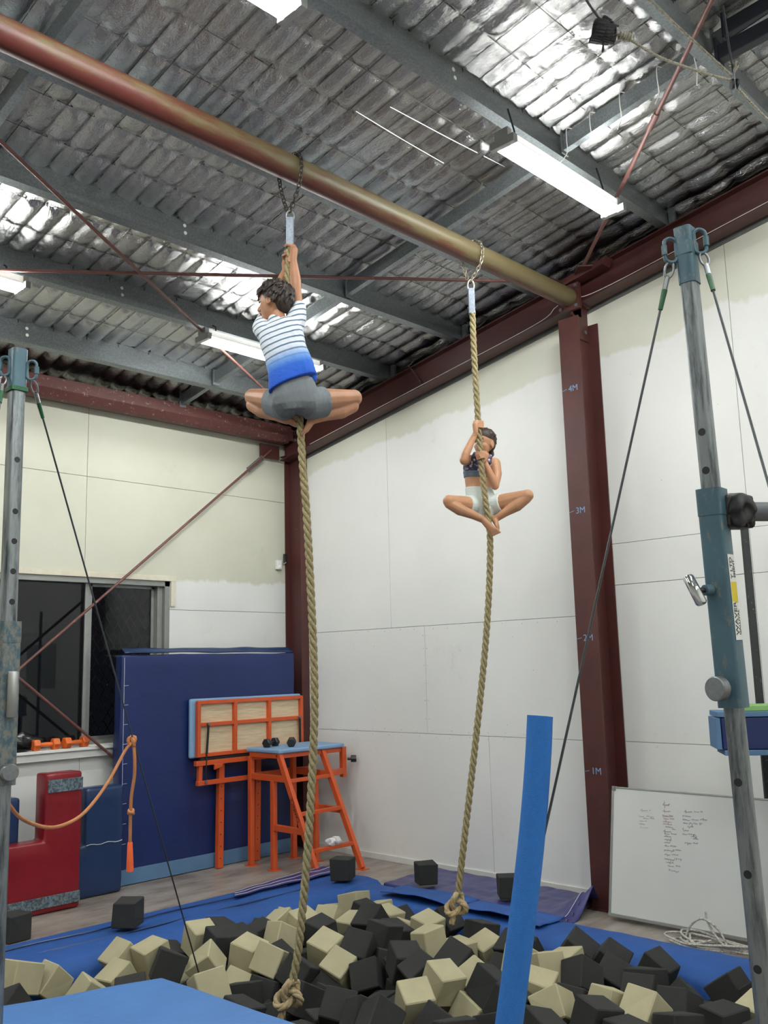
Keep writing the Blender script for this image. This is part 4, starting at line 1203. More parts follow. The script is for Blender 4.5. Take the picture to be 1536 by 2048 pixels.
SR = axR(3.125) - HR * 0.055
PA = at_d(1095, 1640, 2.85); EA = SR + (PA - SR) * ((SR.z - 0.01) / (SR.z - PA.z))
guy(SR, EA, 'steel guy cable running from the blue-sleeved upright into the blue foam tube')
S2 = axR(3.145) + HR * 0.045 - HF * 0.02; P2 = at_d(1536, 965, 2.6)
guy(S2, S2 + (P2 - S2) * ((S2.z - 0.01) / (S2.z - P2.z)), 'steel guy cable leaving the blue-sleeved upright on the rail side')
SLc = axL(3.07) + HR * 0.066; EL = Vector((3.429, 4.939, -0.02))
guy(SLc, SLc + (EL - SLc) * 1.12, 'steel guy cable with an orange cord knotted on it')
SL2 = axL(3.085) - HR * 0.05 - HF * 0.02; P2 = at_d(0, 805, 3.85)
guy(SL2, SL2 + (P2 - SL2) * ((SL2.z - 0.01) / (SL2.z - P2.z)), 'steel guy cable leaving the corroded upright away from the pit')

# blue foam tube slipped over the lower part of the cable
t = thing('foam_tube', at_z(1010, 2048, 0.6), 'tall bright blue foam tube over the lower end of a cable', 'foam tube')
tp = [at_d(1080, 1432, 2.93), at_d(1076, 1520, 2.90), at_d(1066, 1650, 2.86), at_d(1052, 1780, 2.82), at_d(1036, 1910, 2.78), at_d(1018, 2048, 2.74)]
dlast = tp[-1] - tp[-2]
while tp[-1].z > 0.06: tp.append(tp[-1] + dlast.normalized() * 0.12 * 1.0 + Vector((0, 0, 0)))
path = resample(catmull(tp, 6), 0.025)
ro, ri = 0.0405, 0.012
mo = MB().tube(path, ro, 28, caps=False)
mo.v = [tuple(Vector(v) + Vector((1, 1, 0.3)).normalized() * 0.0014 * fn(v, 60, 1)) for v in mo.v]
n = 28; v0 = [Vector(v) for v in mo.v[:n]]; c0 = path[0]; inn = [c0 + (v - c0) * (ri / ro) for v in v0]; deep = [p + (path[3] - path[0]) for p in inn]
mo.add(v0 + inn + deep, [(k, (k + 1) % n, n + (k + 1) % n, n + k) for k in range(n)] + [(n + k, n + (k + 1) % n, 2 * n + (k + 1) % n, 2 * n + k) for k in range(n)])
mo.add([Vector(v) for v in mo.v[(len(path) - 1) * n:len(path) * n]], [tuple(range(n))])
mo.obj('sponge', M_TUBE, t, smooth='auto')

# orange cord with plastic handles
t = thing('skipping_rope', SLc + (EL - SLc) * 0.50, 'tan rubber skipping rope with orange handle knotted onto a cable', 'skipping rope')
kn = SLc + (EL - SLc) * 0.512
cpts = [axL(1.43) + m2 * 0.05, at_d(4, 1575, 3.72), at_d(20, 1612, 3.80), at_d(48, 1640, 3.95), at_d(95, 1655, 4.15), at_d(135, 1647, 4.3), at_d(172, 1622, 4.45), at_d(215, 1566, 4.6), at_d(250, 1502, 4.74), kn + Vector((-0.01, -0.01, -0.012))]
MB().tube(resample(catmull(cpts, 8), 0.02), 0.0085, 8).obj('cord', M_CORD, t, smooth=True)
hp = [kn + Vector((0, 0, -0.01)), at_d(269, 1510, 4.75), at_d(269, 1550, 4.75), at_d(263, 1590, 4.75), at_d(261, 1630, 4.75), at_d(260, 1690, 4.75)]
MB().tube(resample(catmull(hp, 8), 0.015), 0.0085, 8).obj('cord_end', M_CORD, t, smooth=True)
mb = MB()
for k in range(4): mb.torus(kn + Vector((random.uniform(-.008, .008), random.uniform(-.008, .008), -0.004 * k)), Vector((random.uniform(-1, 1), random.uniform(-1, 1), 0.3)), Vector((random.uniform(-.4, .4), random.uniform(-.4, .4), 1)), 0.021, 0.017, 0.0085, 16, 8)
o = mb.obj('knot', M_CORD, t, smooth=True); o['kind'] = 'stuff'
pk = at_d(262, 1622, 4.75)
mb = MB().torus(pk, (1, 0.3, 0.3), (0, 1, 0.5), 0.013, 0.013, 0.0085, 14, 8).torus(pk + Vector((0, 0, -0.012)), (1, -0.3, -0.3), (0.2, 1, -0.4), 0.012, 0.012, 0.008, 14, 8)
o = mb.obj('small_knot', M_CORD, t, smooth=True); o['kind'] = 'stuff'
a, b = at_d(260, 1684, 4.75), at_d(260, 1742, 4.75)
MB().tube([a, a.lerp(b, 0.03), a.lerp(b, 0.95), b], [0.010, 0.0125, 0.0185, 0.0175], 18).obj('handle', M_HANDLE, t, smooth='auto')

# padded trestle, dark upright behind it
t = thing('padded_trestle', (5.75, 2.4, 0), 'blue padded trestle with green pad on top beside the whiteboard', 'trestle')
d5 = 5.76
A0 = at_d(1436, 1465, d5); dirT = (HR * 0.985 - HF * 0.17).normalized()
Mt = Matrix.Translation(A0) @ Matrix.Rotation(math.atan2(dirT.y, dirT.x), 4, 'Z')
MB().box((0.02, 0, -0.108), (1.0, 0.26, 0.092), Mt).obj('pad', M_MATBLUE, t, bevel=0.012)
MB().box((0.0, -0.008, 0.092), (1.0, 0.27, 0.124), Mt).obj('top_trim', M_MATTRIM, t, bevel=0.004)
MB().box((0.03, -0.008, -0.14), (1.0, 0.27, -0.108), Mt).obj('bottom_trim', M_MATTRIM, t, bevel=0.004)
MB().box((-0.012, -0.006, -0.103), (0.018, 0.26, 0.087), Mt).obj('end_flap', M_MATTRIM, t, bevel=0.004)
MB().box((0.16, 0.02, 0.124), (0.95, 0.25, 0.160), Mt).obj('green_pad', M_GREENMAT, t, bevel=0.006)
for x0 in (0.33, 0.82):
    MB().box((x0, 0.05, -A0.z + 0.003), (x0 + 0.16, 0.21, -0.14), Mt).obj('leg', M_MATBLUE, t, bevel=0.012)
t = thing('steel_post', at_d(1505, 1240, 6.32) * 1.0 - Vector((0, 0, at_d(1505, 1240, 6.32).z)), 'slim dark steel post with chalk dust behind the padded trestle', 'post')
pt = at_d(1505, 1240, 6.32); e = Vector((pt.x, pt.y, 0.004)); pt.z = at_d(1489, 1040, 6.32).z
sq(pt, e, 0.048, 0.03, HF).obj('tube', worn('chalky_dark_steel', '383a3c', 'b9b9b6', 0.68, 40, 0.6, 0.3), t, bevel=0.003)
MB().box(e - Vector((0.06, 0.06, 0.004)), e + Vector((0.06, 0.06, 0.006))).obj('foot', M_DARKSTEEL, t)
t = tag(MB().prism([(XW - 0.012, 2.55, 1.62), (XW - 0.012, 1.6, 1.62), (XW - 0.012, 1.6, 2.28), (XW - 0.012, 2.55, 2.28)], (0.011, 0, 0)).obj('wall_panel', simple('grey_panel', 'a3a6a6', 0.6), None, bevel=0.003), 'plain grey panel fixed on the white wall behind the dark post', 'panel')

# ------------------------------------------------------------------ climbing ropes
FD1 = Vector((3.34, 3.95, 0)).dot(HF); FD2 = Vector((5.044, 3.95, 0)).dot(HF)


def frames(P):
    n = len(P); T = [(P[min(i + 1, n - 1)] - P[max(i - 1, 0)]).normalized() for i in range(n)]
    x = T[0].cross(Vector((1, 0, 0)) if abs(T[0].x) < 0.8 else Vector((0, 1, 0))).normalized(); out = []
    for i in range(n):
        x = (x - T[i] * x.dot(T[i])).normalized(); out.append((x.copy(), T[i].cross(x)))
    return out


def laid_rope(path, R, r, pitch, step=0.012):
    P = resample(path, step); fr_ = frames(P); res = []
    for k in range(3):
        pts = []
        for i, (p, (x, y)) in enumerate(zip(P, fr_)):
            a = -2 * math.pi * (i * step / pitch) + k * 2 * math.pi / 3
            pts.append(p + (x * math.cos(a) + y * math.sin(a)) * R)
        res.append(pts)
    return res


def chain_path(pts, parent, mat, pitch=0.030, L=0.021, W=0.0125, r=0.0038):
    P = resample(catmull(pts, 10), pitch)
    side = None
    for i in range(len(P) - 1):
        d = (P[i + 1] - P[i]).normalized(); c = (P[i] + P[i + 1]) / 2
        u = d.cross(Vector((0.31, 0.2, 1)) if abs(d.z) < 0.9 else Vector((0, 1, 0))).normalized(); w_ = d.cross(u)
        a = u if i % 2 else w_
        MB().torus(c, d, a, L, W, r, 12, 5).obj('link', mat, parent, smooth=True)


def knot(c, down, side, fwd, R=0.045):
    """overhand knot path hanging at c"""
    out = []
    for k in range(0, 27):
        a = 2 * math.pi * k / 20.0
        x = math.sin(a) + 2 * math.sin(2 * a); y = math.cos(a) - 2 * math.cos(2 * a); z = -math.sin(3 * a)
        out.append(c + side * (x * R * 0.42) + down * (y * R * 0.45) + fwd * (z * R * 0.42))
    return out


def climbing_rope(pix, fd, xtop, sh, clev, label, cmat, kpix):
    t = thing('climbing_rope', at_f(*kpix, fd), label, 'climbing rope')
    path = resample(catmull([at_f(x, y, fd) for x, y in pix], 8), 0.02)
    for s in laid_rope(path, 0.0126, 0.0108, 0.150): MB().tube(s, 0.0110, 8).obj('strand', M_ROPE, t, smooth=True)
    dn = (path[-1] - path[-8]).normalized(); kc = path[-1] + dn * 0.05
    kp = resample(catmull(knot(kc, dn, HR, HF, 0.055) + [kc + dn * 0.10 - HR * 0.02, kc + dn * 0.13 - HR * 0.015], 4), 0.012)
    for s in laid_rope(kp, 0.009, 0.0108, 0.12): MB().tube(s, 0.0112, 7).obj('knot_strand', M_KNOT, t, smooth=True)
    S = at_f(*sh, fd); top, bot = at_f(*clev[0], fd), at_f(*clev[1], fd)
    # clevis: two flat plates with bolts, bow at the top
    for sgn in (-1, 1):
        MB().bar(top + HR * 0.019 * sgn, bot + HR * 0.019 * sgn, 0.008, 0.034, HF).obj('clevis_plate', M_ZINC, t, bevel=0.002)
    MB().bar(top + HF * -0.019, bot + HF * -0.019, 0.036, 0.003, HF).obj('clevis_back', M_ZINC, t)
    for q in (0.25, 0.75):
        p = top.lerp(bot, q); MB().cyl(p - HR * 0.03, p + HR * 0.03, 0.006, None, 8).obj('bolt', M_STEELGREY, t)
    MB().torus(top.lerp(S, 0.5), HR, Vector((0, 0, 1)), 0.023, (S - top).length * 0.5 + 0.020, 0.0065, 18, 8).obj('shackle', M_CHAINB if cmat is M_CHAINB else M_STEELGREY, t, smooth=True)
    # chain over the pipe: up one side, round the top, down the other
    rr = PR + 0.014; zc = PZ
    up = [S + Vector((0, 0, 0.01)), Vector((xtop + 0.005, PY - rr * 0.75, (S.z + zc) / 2)), Vector((xtop + 0.01, PY - rr, zc - 0.02))]
    over = [Vector((xtop + 0.012, PY - rr * math.cos(a), zc + rr * math.sin(a))) for a in (0.6, 1.2, 1.8, 2.5)]
    dnp = [Vector((xtop - 0.01, PY + rr, zc - 0.02)), Vector((xtop - 0.012, PY + rr * 0.7, (S.z + zc) / 2)), S + Vector((-0.01, 0.012, 0.01))]
    chain_path(up + over + dnp, t, cmat)
    return t


climbing_rope([(580, 488), (578, 520), (576, 560), (579, 620), (588, 740), (600, 850), (606, 940), (612, 1010), (620, 1150), (626, 1280), (629, 1400), (626, 1510), (621, 1610), (613, 1730), (604, 1830), (596, 1905), (588, 1950), (582, 1975)],
              FD1, 3.335, (580, 428), ((580, 437), (580, 497)), 'twisted rope held by the boy in the striped shirt, knotted at its end', M_CHAIN, (576, 2010))
climbing_rope([(945, 622), (946, 660), (950, 740), (956, 840), (960, 900), (966, 960), (972, 1010), (977, 1040), (980, 1075), (980, 1120), (977, 1200), (970, 1300), (958, 1420), (947, 1520), (932, 1650), (921, 1745), (915, 1800)],
              FD2, 5.045, (941, 565), ((942, 578), (944, 628)), 'twisted rope held by the girl in pale shorts, knotted at its end', M_CHAINB, (912, 1830))

# ------------------------------------------------------------------ roof odds and ends
D0 = 4.75
pa, pbk = at_d(1212, 66, D0), at_d(1468, 165, 5.05)
t = thing('strap_roll', pa, 'rolled black webbing strap hanging from ropes under the roof', 'strap')
rd = (HR * 0.93 - HF * 0.1 - Vector((0, 0, 0.3))).normalized(); e1 = rd.cross(Vector((0, 0, 1))).normalized(); e2 = e1.cross(rd)
mb = MB()
for k, (w, R) in enumerate(((0.0, 0.060), (0.03, 0.056), (0.058, 0.048))):
    pts = []
    for j in range(40):
        a = 2 * math.pi * j / 39 * 1.9 + k; rr_ = R * (1 - 0.10 * j / 39)
        pts.append(pa + rd * (w - 0.04 + 0.012 * math.sin(a * 1.3 + k)) + (e1 * math.cos(a) * 0.95 + e2 * math.sin(a)) * rr_)
    for p, q in zip(pts, pts[1:]):
        mb.add([p - rd * 0.026, p + rd * 0.026, q + rd * 0.026, q - rd * 0.026], [(0, 1, 2, 3)])
o = mb.obj('webbing', simple('black_webbing', '1d1d1f', 0.75, 0, 0.2, 80, 0.4, 300), t, smooth=True)
s = o.modifiers.new('solid', 'SOLIDIFY'); s.thickness = 0.006; s.offset = 0
MB().tube(catmull([pa - e2 * 0.05, pa - e2 * 0.08 + rd * 0.005, pa - e2 * 0.105 + rd * 0.01]), 0.006, 6).obj('loose_tail', M_BLACK, t)
MB().tube(catmull([pa + e2 * 0.05 - rd * 0.02, pa + e2 * 0.085 - rd * 0.03, pa + e2 * 0.07 + rd * 0.01], 6), 0.010, 6).obj('tail_fold', M_BLACK, t, smooth=True)

def braided(name, pts, r, mat, label, knots=()):
    t = thing(name, pts[0], label, 'rope')
    path = resample(catmull(pts, 10), 0.01)
    for s in laid_rope(path, r * 0.5, r * 0.55, r * 7, 0.01): MB().tube(s, r * 0.56, 5).obj('strand', mat, t, smooth=True)
    for c in knots:
        m = MB()
        for k in range(5): m.torus(Vector(c) + rd * (k * 0.013), e1 + rd * 0.3, e2, r * 2.0, r * 2.0, r * 0.9, 12, 6)
        o = m.obj('knot', mat, t, smooth=True); o['kind'] = 'stuff'
    return t


braided('cord_line', [pa + rd * 0.05, pa + rd * 0.10, pa.lerp(pbk, 0.4) - Vector((0, 0, 0.02)), pa.lerp(pbk, 0.75) - Vector((0, 0, 0.012)), pbk + Vector((0, 0, 0.01))], 0.008, M_GREYROPE, 'grey braided rope tied between black strap roll and pulley', (pa + rd * 0.075,))
u0 = at_d(1150, -40, 4.9)
braided('cord_line', [pa - rd * 0.03 + e2 * 0.05, pa.lerp(u0, 0.5), u0, u0 + (u0 - pa) * 0.6], 0.007, simple('dark_cord', '4a4a4c', 0.8), 'dark cord rising from the black strap roll to the roof')
r0, r2 = at_d(1265, -30, 5.0), at_d(1560, 265, 5.3)
braided('cord_line', [r0 + (r0 - pbk) * 0.5, r0, pbk + Vector((0, 0, 0.03))], 0.008, M_GREYROPE, 'grey braided rope slanting from the pulley along the purlin')
braided('cord_line', [pbk + Vector((0, 0, -0.01)), pbk.lerp(r2, 0.5) - Vector((0, 0, 0.01)), r2, r2 + (r2 - pbk) * 1.2], 0.008, M_GREYROPE, 'grey braided rope leading from the pulley down towards the wall side')
t = thing('pulley_block', pbk, 'small black twin pulley tied to the roof purlin with cord', 'pulley')
for k in (-1, 1): MB().cyl(pbk + HR * (0.012 * k - 0.006) - Vector((0, 0, 0.01)), pbk + HR * (0.012 * k + 0.006) - Vector((0, 0, 0.01)), 0.028, None, 18).obj('sheave', M_BLACKG, t, bevel=0.003)
MB().bar(pbk + Vector((0, 0, 0.07)), pbk - Vector((0, 0, 0.05)), 0.006, 0.03, HF).obj('cheek_plate', M_STEELGREY, t)
zq = zrt(pbk.y, AF - 0.2)
MB().tube([pbk + Vector((0, 0, 0.06)), Vector((pbk.x, pbk.y + 0.02, max(zq, pbk.z + 0.1)))], 0.006, 6).obj('lashing', M_CABLE, t)
m = MB()
rr = random.Random(4)
for k in range(7):
    b0 = pbk + Vector((0, 0, 0.07)); m.tube(catmull([b0, b0 + Vector((rr.uniform(-.03, .03), rr.uniform(-.03, .03), rr.uniform(0.0, .05))), b0 + Vector((rr.uniform(-.05, .05), rr.uniform(-.05, .05), rr.uniform(-.03, .09)))], 5), 0.003, 5)
o = m.obj('cord_ends', M_GREYROPE, t); o['kind'] = 'stuff'

def at_roof(x, y, a):
    d = ray(x, y); k = (a - CAM_H) / (d.z + SL * d.y); return CAM + d * k
for (qa, qb, a, lab_) in (((1436, 112), (1536, 58), 5.60, 'dark blue steel strut beside the pulley, the lower of two'), ((1450, 62), (1536, 12), 5.76, 'dark blue steel strut beside the pulley, the upper of two')):
    p, q = at_roof(*qa, a), at_roof(*qb, a); q = p + (q - p) * 2.2
    t = thing('roof_strut', p, lab_, 'strut')
    sq(p, q, 0.07, 0.09).obj('tube', M_DARKSTEEL, t, bevel=0.006)
    MB().box(p - Vector((0.05, 0.012, 0.07)), p + Vector((0.05, 0.0, 0.09))).obj('end_plate', M_DARKSTEEL, t)
for k, (y, dx, L, lab_) in enumerate(((3.02, -0.03, 0.14, 'white cable tie hanging beside the bracket above the batten light'), (2.84, 0.0, 0.13, 'white cable tie looped over the strut near the batten light'), (2.62, 0.02, 0.13, 'white cable tie curling from the middle of the strut'), (2.36, 0.03, 0.12, 'white cable tie hanging from the strut by the thick brace rod'), (2.12, 0.10, 0.12, 'white cable tie dangling from the rope beside the pulley'))):
    z = zrt(y, AF - 0.175); x = 4.98 + dx
    tag(MB().tube(catmull([(4.985, y, z + 0.115), (4.94, y + 0.01, z + 0.10), (4.93, y + 0.01, z + 0.02), (4.95 + dx * 0.3, y + 0.02, z - L * 0.5), (4.93 + dx, y + 0.05, z - L)], 8), 0.0035, 6).obj('cable_tie', M_WHITEPL, None, smooth=True), lab_, 'cable tie')

# ------------------------------------------------------------------ foam pit blocks
CS = 0.176


def foam_mesh(seed, s=CS):
    r = random.Random(seed); bm = bmesh.new(); bmesh.ops.create_cube(bm, size=s)
    for v in bm.verts: v.co += Vector([r.uniform(-.005, .005) for _ in range(3)])
    if seed % 3 == 0:
        v = r.choice(list(bm.verts)); v.co *= 0.86
    bmesh.ops.bevel(bm, geom=list(bm.edges), offset=0.006, segments=1, affect='EDGES')
    me = bpy.data.meshes.new('foam_block'); bm.to_mesh(me); bm.free(); return me


def settle(n):
    """drop n cubes into the pit with the physics engine and return their resting matrices"""
    bpy.ops.rigidbody.world_add()
    rw = SC.rigidbody_world; rc = bpy.data.collections.new('settle'); rw.collection = rc
    cube = bpy.data.meshes.new('settle_cube'); bm = bmesh.new(); bmesh.ops.create_cube(bm, size=CS); bm.to_mesh(cube); bm.free()
    tmp = []; r = random.Random(21)
    cells = []
    y = 2.05
    while y < 5.6:
        x = 1.75
        while x < 5.15:
            if (x > 2.86 or y > 4.85): cells.append((x, y))
            x += 0.215
        y += 0.215
    k = 0
    while len(tmp) < n:
        lay, idx = divmod(k, len(cells)); x, y = cells[idx]; k += 1
        o = bpy.data.objects.new('settle', cube); COL.objects.link(o); rc.objects.link(o)
        heap = 0.0
        o.location = (x + r.uniform(-.02, .02), y + r.uniform(-.02, .02), -0.05 + lay * 0.33 + r.uniform(0, .05))
        o.rotation_euler = [r.uniform(0, 6.28) for _ in range(3)]; tmp.append(o)
    stat = []
    lowm = []
    for q in range(70):
        x, y = r.choice(cells); o = bpy.data.objects.new('settle', cube); COL.objects.link(o); rc.objects.link(o)
        o.location = (x, y, -0.33 + r.uniform(-.02, .06)); o.rotation_euler = [r.uniform(0, 6.28) for _ in range(3)]; lowm.append(o)
    def wall(lo, hi):
        m = bpy.data.meshes.new('settle_wall'); m.from_pydata(*[MB().box((-.5, -.5, -.5), (.5, .5, .5)).v, [], MB().box((-.5, -.5, -.5), (.5, .5, .5)).f])
        o = bpy.data.objects.new('settle_wall', m); COL.objects.link(o); rc.objects.link(o)
        o.location = [(a + b) / 2 for a, b in zip(lo, hi)]; o.scale = [b - a for a, b in zip(lo, hi)]; stat.append(o); return o
    wall((0, 0, -0.90), (7, 8, -0.40))
    wall((5.235, 0, -1), (6.2, 8, 3)); wall((0, 5.655, -1), (7, 6.6, 3)); wall((0, 0.9, -1), (7, 1.92, 3)); wall((0.5, 0, -1), (1.62, 8, 3))
    wall((0.5, 0, -1), (2.735, 4.36, 3))
    w = wall((-1.0, -0.5, -1), (1.0, 0.0, 3)); w.location = (2.2, 4.28, 1); w.rotation_euler = (0, 0, math.radians(-17.8))
    bpy.context.view_layer.update()
    for o in stat + lowm: o.rigid_body.type = 'PASSIVE'; o.rigid_body.collision_shape = 'BOX'; o.rigid_body.use_margin = True; o.rigid_body.collision_margin = 0.0; o.rigid_body.friction = 0.4
    for o in tmp:
        b = o.rigid_body; b.collision_shape = 'BOX'; b.use_margin = True; b.collision_margin = 0.0; b.friction = 1.6; b.restitution = 0.0; b.linear_damping = 0.35; b.angular_damping = 0.92
    rw.substeps_per_frame = 12; rw.solver_iterations = 24
    rw.point_cache.frame_start = 1; rw.point_cache.frame_end = 120
    for fr_ in range(1, 64): SC.frame_set(fr_)
    dg = bpy.context.evaluated_depsgraph_get()
    res = [o.evaluated_get(dg).matrix_world.copy() for o in tmp + lowm]
    bpy.ops.rigidbody.world_remove()
    for o in tmp + stat + lowm: bpy.data.objects.remove(o)
    bpy.data.collections.remove(rc)
    SC.frame_set(1)
    return res


mats = settle(440)
mats = [m for m in mats if -0.5 < m.translation.z < 0.11 and 1.5 < m.translation.x < 5.5 and 1.8 < m.translation.y < 5.9]
BEIGE = [(547, 1810), (577, 1835), (615, 1800), (652, 1805), (665, 1842), (700, 1830), (750, 1835), (727, 1857), (582, 1885), (662, 1905), (705, 1950), (390, 1870), (415, 1905), (442, 1950), (295, 1915), (165, 1895), (247, 1902), (487, 1930), (530, 1905), (172, 1960), (85, 1972), (25, 1970), (385, 1945), (485, 1985),
         (865, 1850), (850, 1877), (893, 1885), (890, 1970), (950, 1965), (933, 2025), (1088, 1925), (1155, 1932), (1108, 1962), (1063, 1970), (1078, 2020), (1198, 2015), (1315, 2040), (1488, 2035), (990, 1910), (815, 1895), (848, 2017), (768, 1825)]


def project(p):
    d = Vector(p) - CAM; z = d.dot(_fwd); return 768 + F_PX * d.dot(CR) / z, 1024 - F_PX * d.dot(CU) / z, z


fmB = [foam_mesh(k) for k in range(5)]; fmT = [foam_mesh(20 + k) for k in range(5)]
for me in fmB: me.materials.append(M_FOAMB)
for me in fmT: me.materials.append(M_FOAMT)


def unseen(i, m, bvh):
    """True where no corner or face of block i can be seen from where the photograph was taken"""
    h = CS * 0.47
    for x in (-1, 0, 1):
        for y in (-1, 0, 1):
            for z in (-1, 0, 1):
                if abs(x) + abs(y) + abs(z) == 0: continue
                p = m @ Vector((x * h, y * h, z * h)); px, py, d = project(p)
                if not (-30 < px < 1566 and -30 < py < 2078): continue
                v = (p - CAM); L = v.length; hit = bvh.ray_cast(CAM, v / L, L - 0.03)
                if hit[0] is None: return False
    return True


from mathutils.bvhtree import BVHTree
bv, bf = [], []
cb_ = MB().box((-CS / 2,) * 3, (CS / 2,) * 3)
for m in mats:
    o_ = len(bv); bv += [m @ Vector(v) for v in cb_.v]; bf += [tuple(j + o_ for j in f_) for f_ in cb_.f]
bvh = BVHTree.FromPolygons(bv, bf)
hidden = {i for i, m in enumerate(mats) if unseen(i, m, bvh)}
seen = sorted((i for i in range(len(mats)) if i not in hidden), key=lambda i: project(mats[i].translation)[2])
hidden |= set(seen[296:])
front = [(i, *project(mats[i].translation)) for i in seen]
beige = set()
for bx, by in BEIGE:
    left = [q for q in front if q[0] not in beige]
    if left: beige.add(min(left, key=lambda q: (q[1] - bx) ** 2 + (q[2] - by) ** 2)[0])
for k, i in enumerate(sorted(hidden)):
    if k % 3 == 0: beige.add(i)
rest = MB(); rest_faces = []
for i, m in enumerate(mats):
    tan = i in beige
    if i in hidden:
        me = (fmT if tan else fmB)[i % 5]
        rest.add([m @ v.co for v in me.vertices], [tuple(p.vertices) for p in me.polygons]); rest_faces += [int(tan)] * len(me.polygons)
        continue
    o = bpy.data.objects.new('foam_block', (fmT if tan else fmB)[i % 5]); COL.objects.link(o); o.matrix_world = m
    c_ = 'beige' if tan else 'charcoal'; p_ = m.translation
    w_ = ('against the window-side pit pad' if p_.y > 5.3 else 'against the whiteboard-side pit pad' if p_.x > 4.88 else 'beside the pale blue landing mat' if (p_.x < 3.15 and p_.y < 5.0) else
          "under the knot of the boy's rope" if (p_ - at_f(578, 2000, FD1)).length < 0.42 else 'out in the middle of the pit')
    tag(o, c_ + ' foam block lying ' + w_, 'foam block', c_ + ' foam blocks ' + w_)
me = bpy.data.meshes.new('foam_fill'); me.from_pydata(rest.v, [], rest.f); me.materials.append(M_FOAMB); me.materials.append(M_FOAMT)
me.polygons.foreach_set('material_index', np.array(rest_faces, dtype=np.int32))
tag(link('foam_fill', me, None), 'deeper layer of beige and charcoal foam blocks filling the pit', 'foam blocks', None, 'stuff')
for (x, y, z, rz, s, lab_) in ((3.60, 6.09, 0.092, 0.62, 0.175, 'charcoal foam block alone on the window-side pit pad'), (3.08, 6.72, 0.006, 0.15, 0.175, 'charcoal foam block lying on the floor before the red foam shape'),
                               (5.50, 5.93, 0.098, 0.5, 0.17, 'charcoal foam block on the pit pad corner below the ladder'), (5.96, 5.42, 0.052, 0.95, 0.165, 'charcoal foam block on the purple mat beside the knotted rope'), (6.02, 4.62, 0.05, 0.8, 0.165, 'charcoal foam block on the purple mat behind the blue foam tube')):
    me = foam_mesh(int(x * 100), s); me.materials.append(M_FOAMB)
    o = bpy.data.objects.new('foam_block', me); COL.objects.link(o)
    o.matrix_world = Matrix.Translation((x, y, z + s / 2)) @ Matrix.Rotation(rz, 4, 'Z')
    tag(o, lab_, 'foam block')

# ------------------------------------------------------------------ the two children on the ropes
def organic(mb, name, voxel, smooth, mat, parent=None):
    me = mb.mesh(name); o = bpy.data.objects.new(name, me); COL.objects.link(o)
    r = o.modifiers.new('remesh', 'REMESH'); r.mode = 'VOXEL'; r.voxel_size = voxel
    sm = o.modifiers.new('smooth', 'SMOOTH'); sm.factor = 0.5; sm.iterations = smooth
    dg = bpy.context.evaluated_depsgraph_get(); me2 = bpy.data.meshes.new_from_object(o.evaluated_get(dg))
    bpy.data.objects.remove(o); bpy.data.meshes.remove(me)
    me2.name = name; me2.materials.clear()
    return link(name, me2, mat, parent, smooth=True)


def ring(c, ax, ay, n=20, p=2.3):
    out = []
    for k in range(n):
        a = 2 * math.pi * k / n; x, y = math.cos(a), math.sin(a)
        x = math.copysign(abs(x) ** (2 / p), x); y = math.copysign(abs(y) ** (2 / p), y)
        out.append(Vector(c) + ax * x + ay * y)
    return out


def torso(mb, spec, J):
    """spec rows: px, py, off, half width, half depth, tilt in degrees"""
    rs = []
    for x, y, off, hw, hd, tilt in spec:
        a = math.radians(tilt); w = HR * math.cos(a) + Vector((0, 0, 1)) * math.sin(a)
        rs.append(ring(J(x, y, off), w * hw, HF * hd))
    mb.loft(rs)


def limb(mb, pts):
    for (a, ra), (b, rb) in zip(pts, pts[1:]): mb.cap(a, ra, b, rb)


def grip(mb, c, axis, wrist, turn=1, s=0.9, rr=0.0235):
    """a hand closed round a rope through c along axis: palm, four curled fingers, thumb, wrist"""
    axis = axis.normalized(); n = (Vector(wrist) - c); n = (n - axis * n.dot(axis)).normalized(); b = axis.cross(n) * turn
    def on(a, h, r): return c + (n * math.cos(a) + b * math.sin(a)) * r + axis * h
    R = rr + 0.007 * s
    for i, (L, r) in enumerate(((2.5, 0.0082), (2.75, 0.0088), (2.6, 0.0084), (2.2, 0.0075))):
        h = (1.5 - i) * 0.0175 * s; pts = [on(-0.5 + L * k / 5 * 1.55, h + 0.004 * math.sin(k), R + (0.004 if k in (1, 3) else 0)) for k in range(6)]
        limb(mb, [(p, r * s) for p in pts])
    limb(mb, [(on(-0.5, 0.028 * s, R + 0.004), 0.0105 * s), (on(-1.25, 0.036 * s, R + 0.003), 0.0095 * s), (on(-2.0, 0.034 * s, R), 0.008 * s)])
    pc = c + n * (R + 0.008)
    mb.ell(pc, (n * 0.016 * s, b * 0.026 * s, axis * 0.040 * s), 14, 10)
    limb(mb, [(pc + n * 0.004, 0.024 * s), (Vector(wrist), 0.021 * s)])


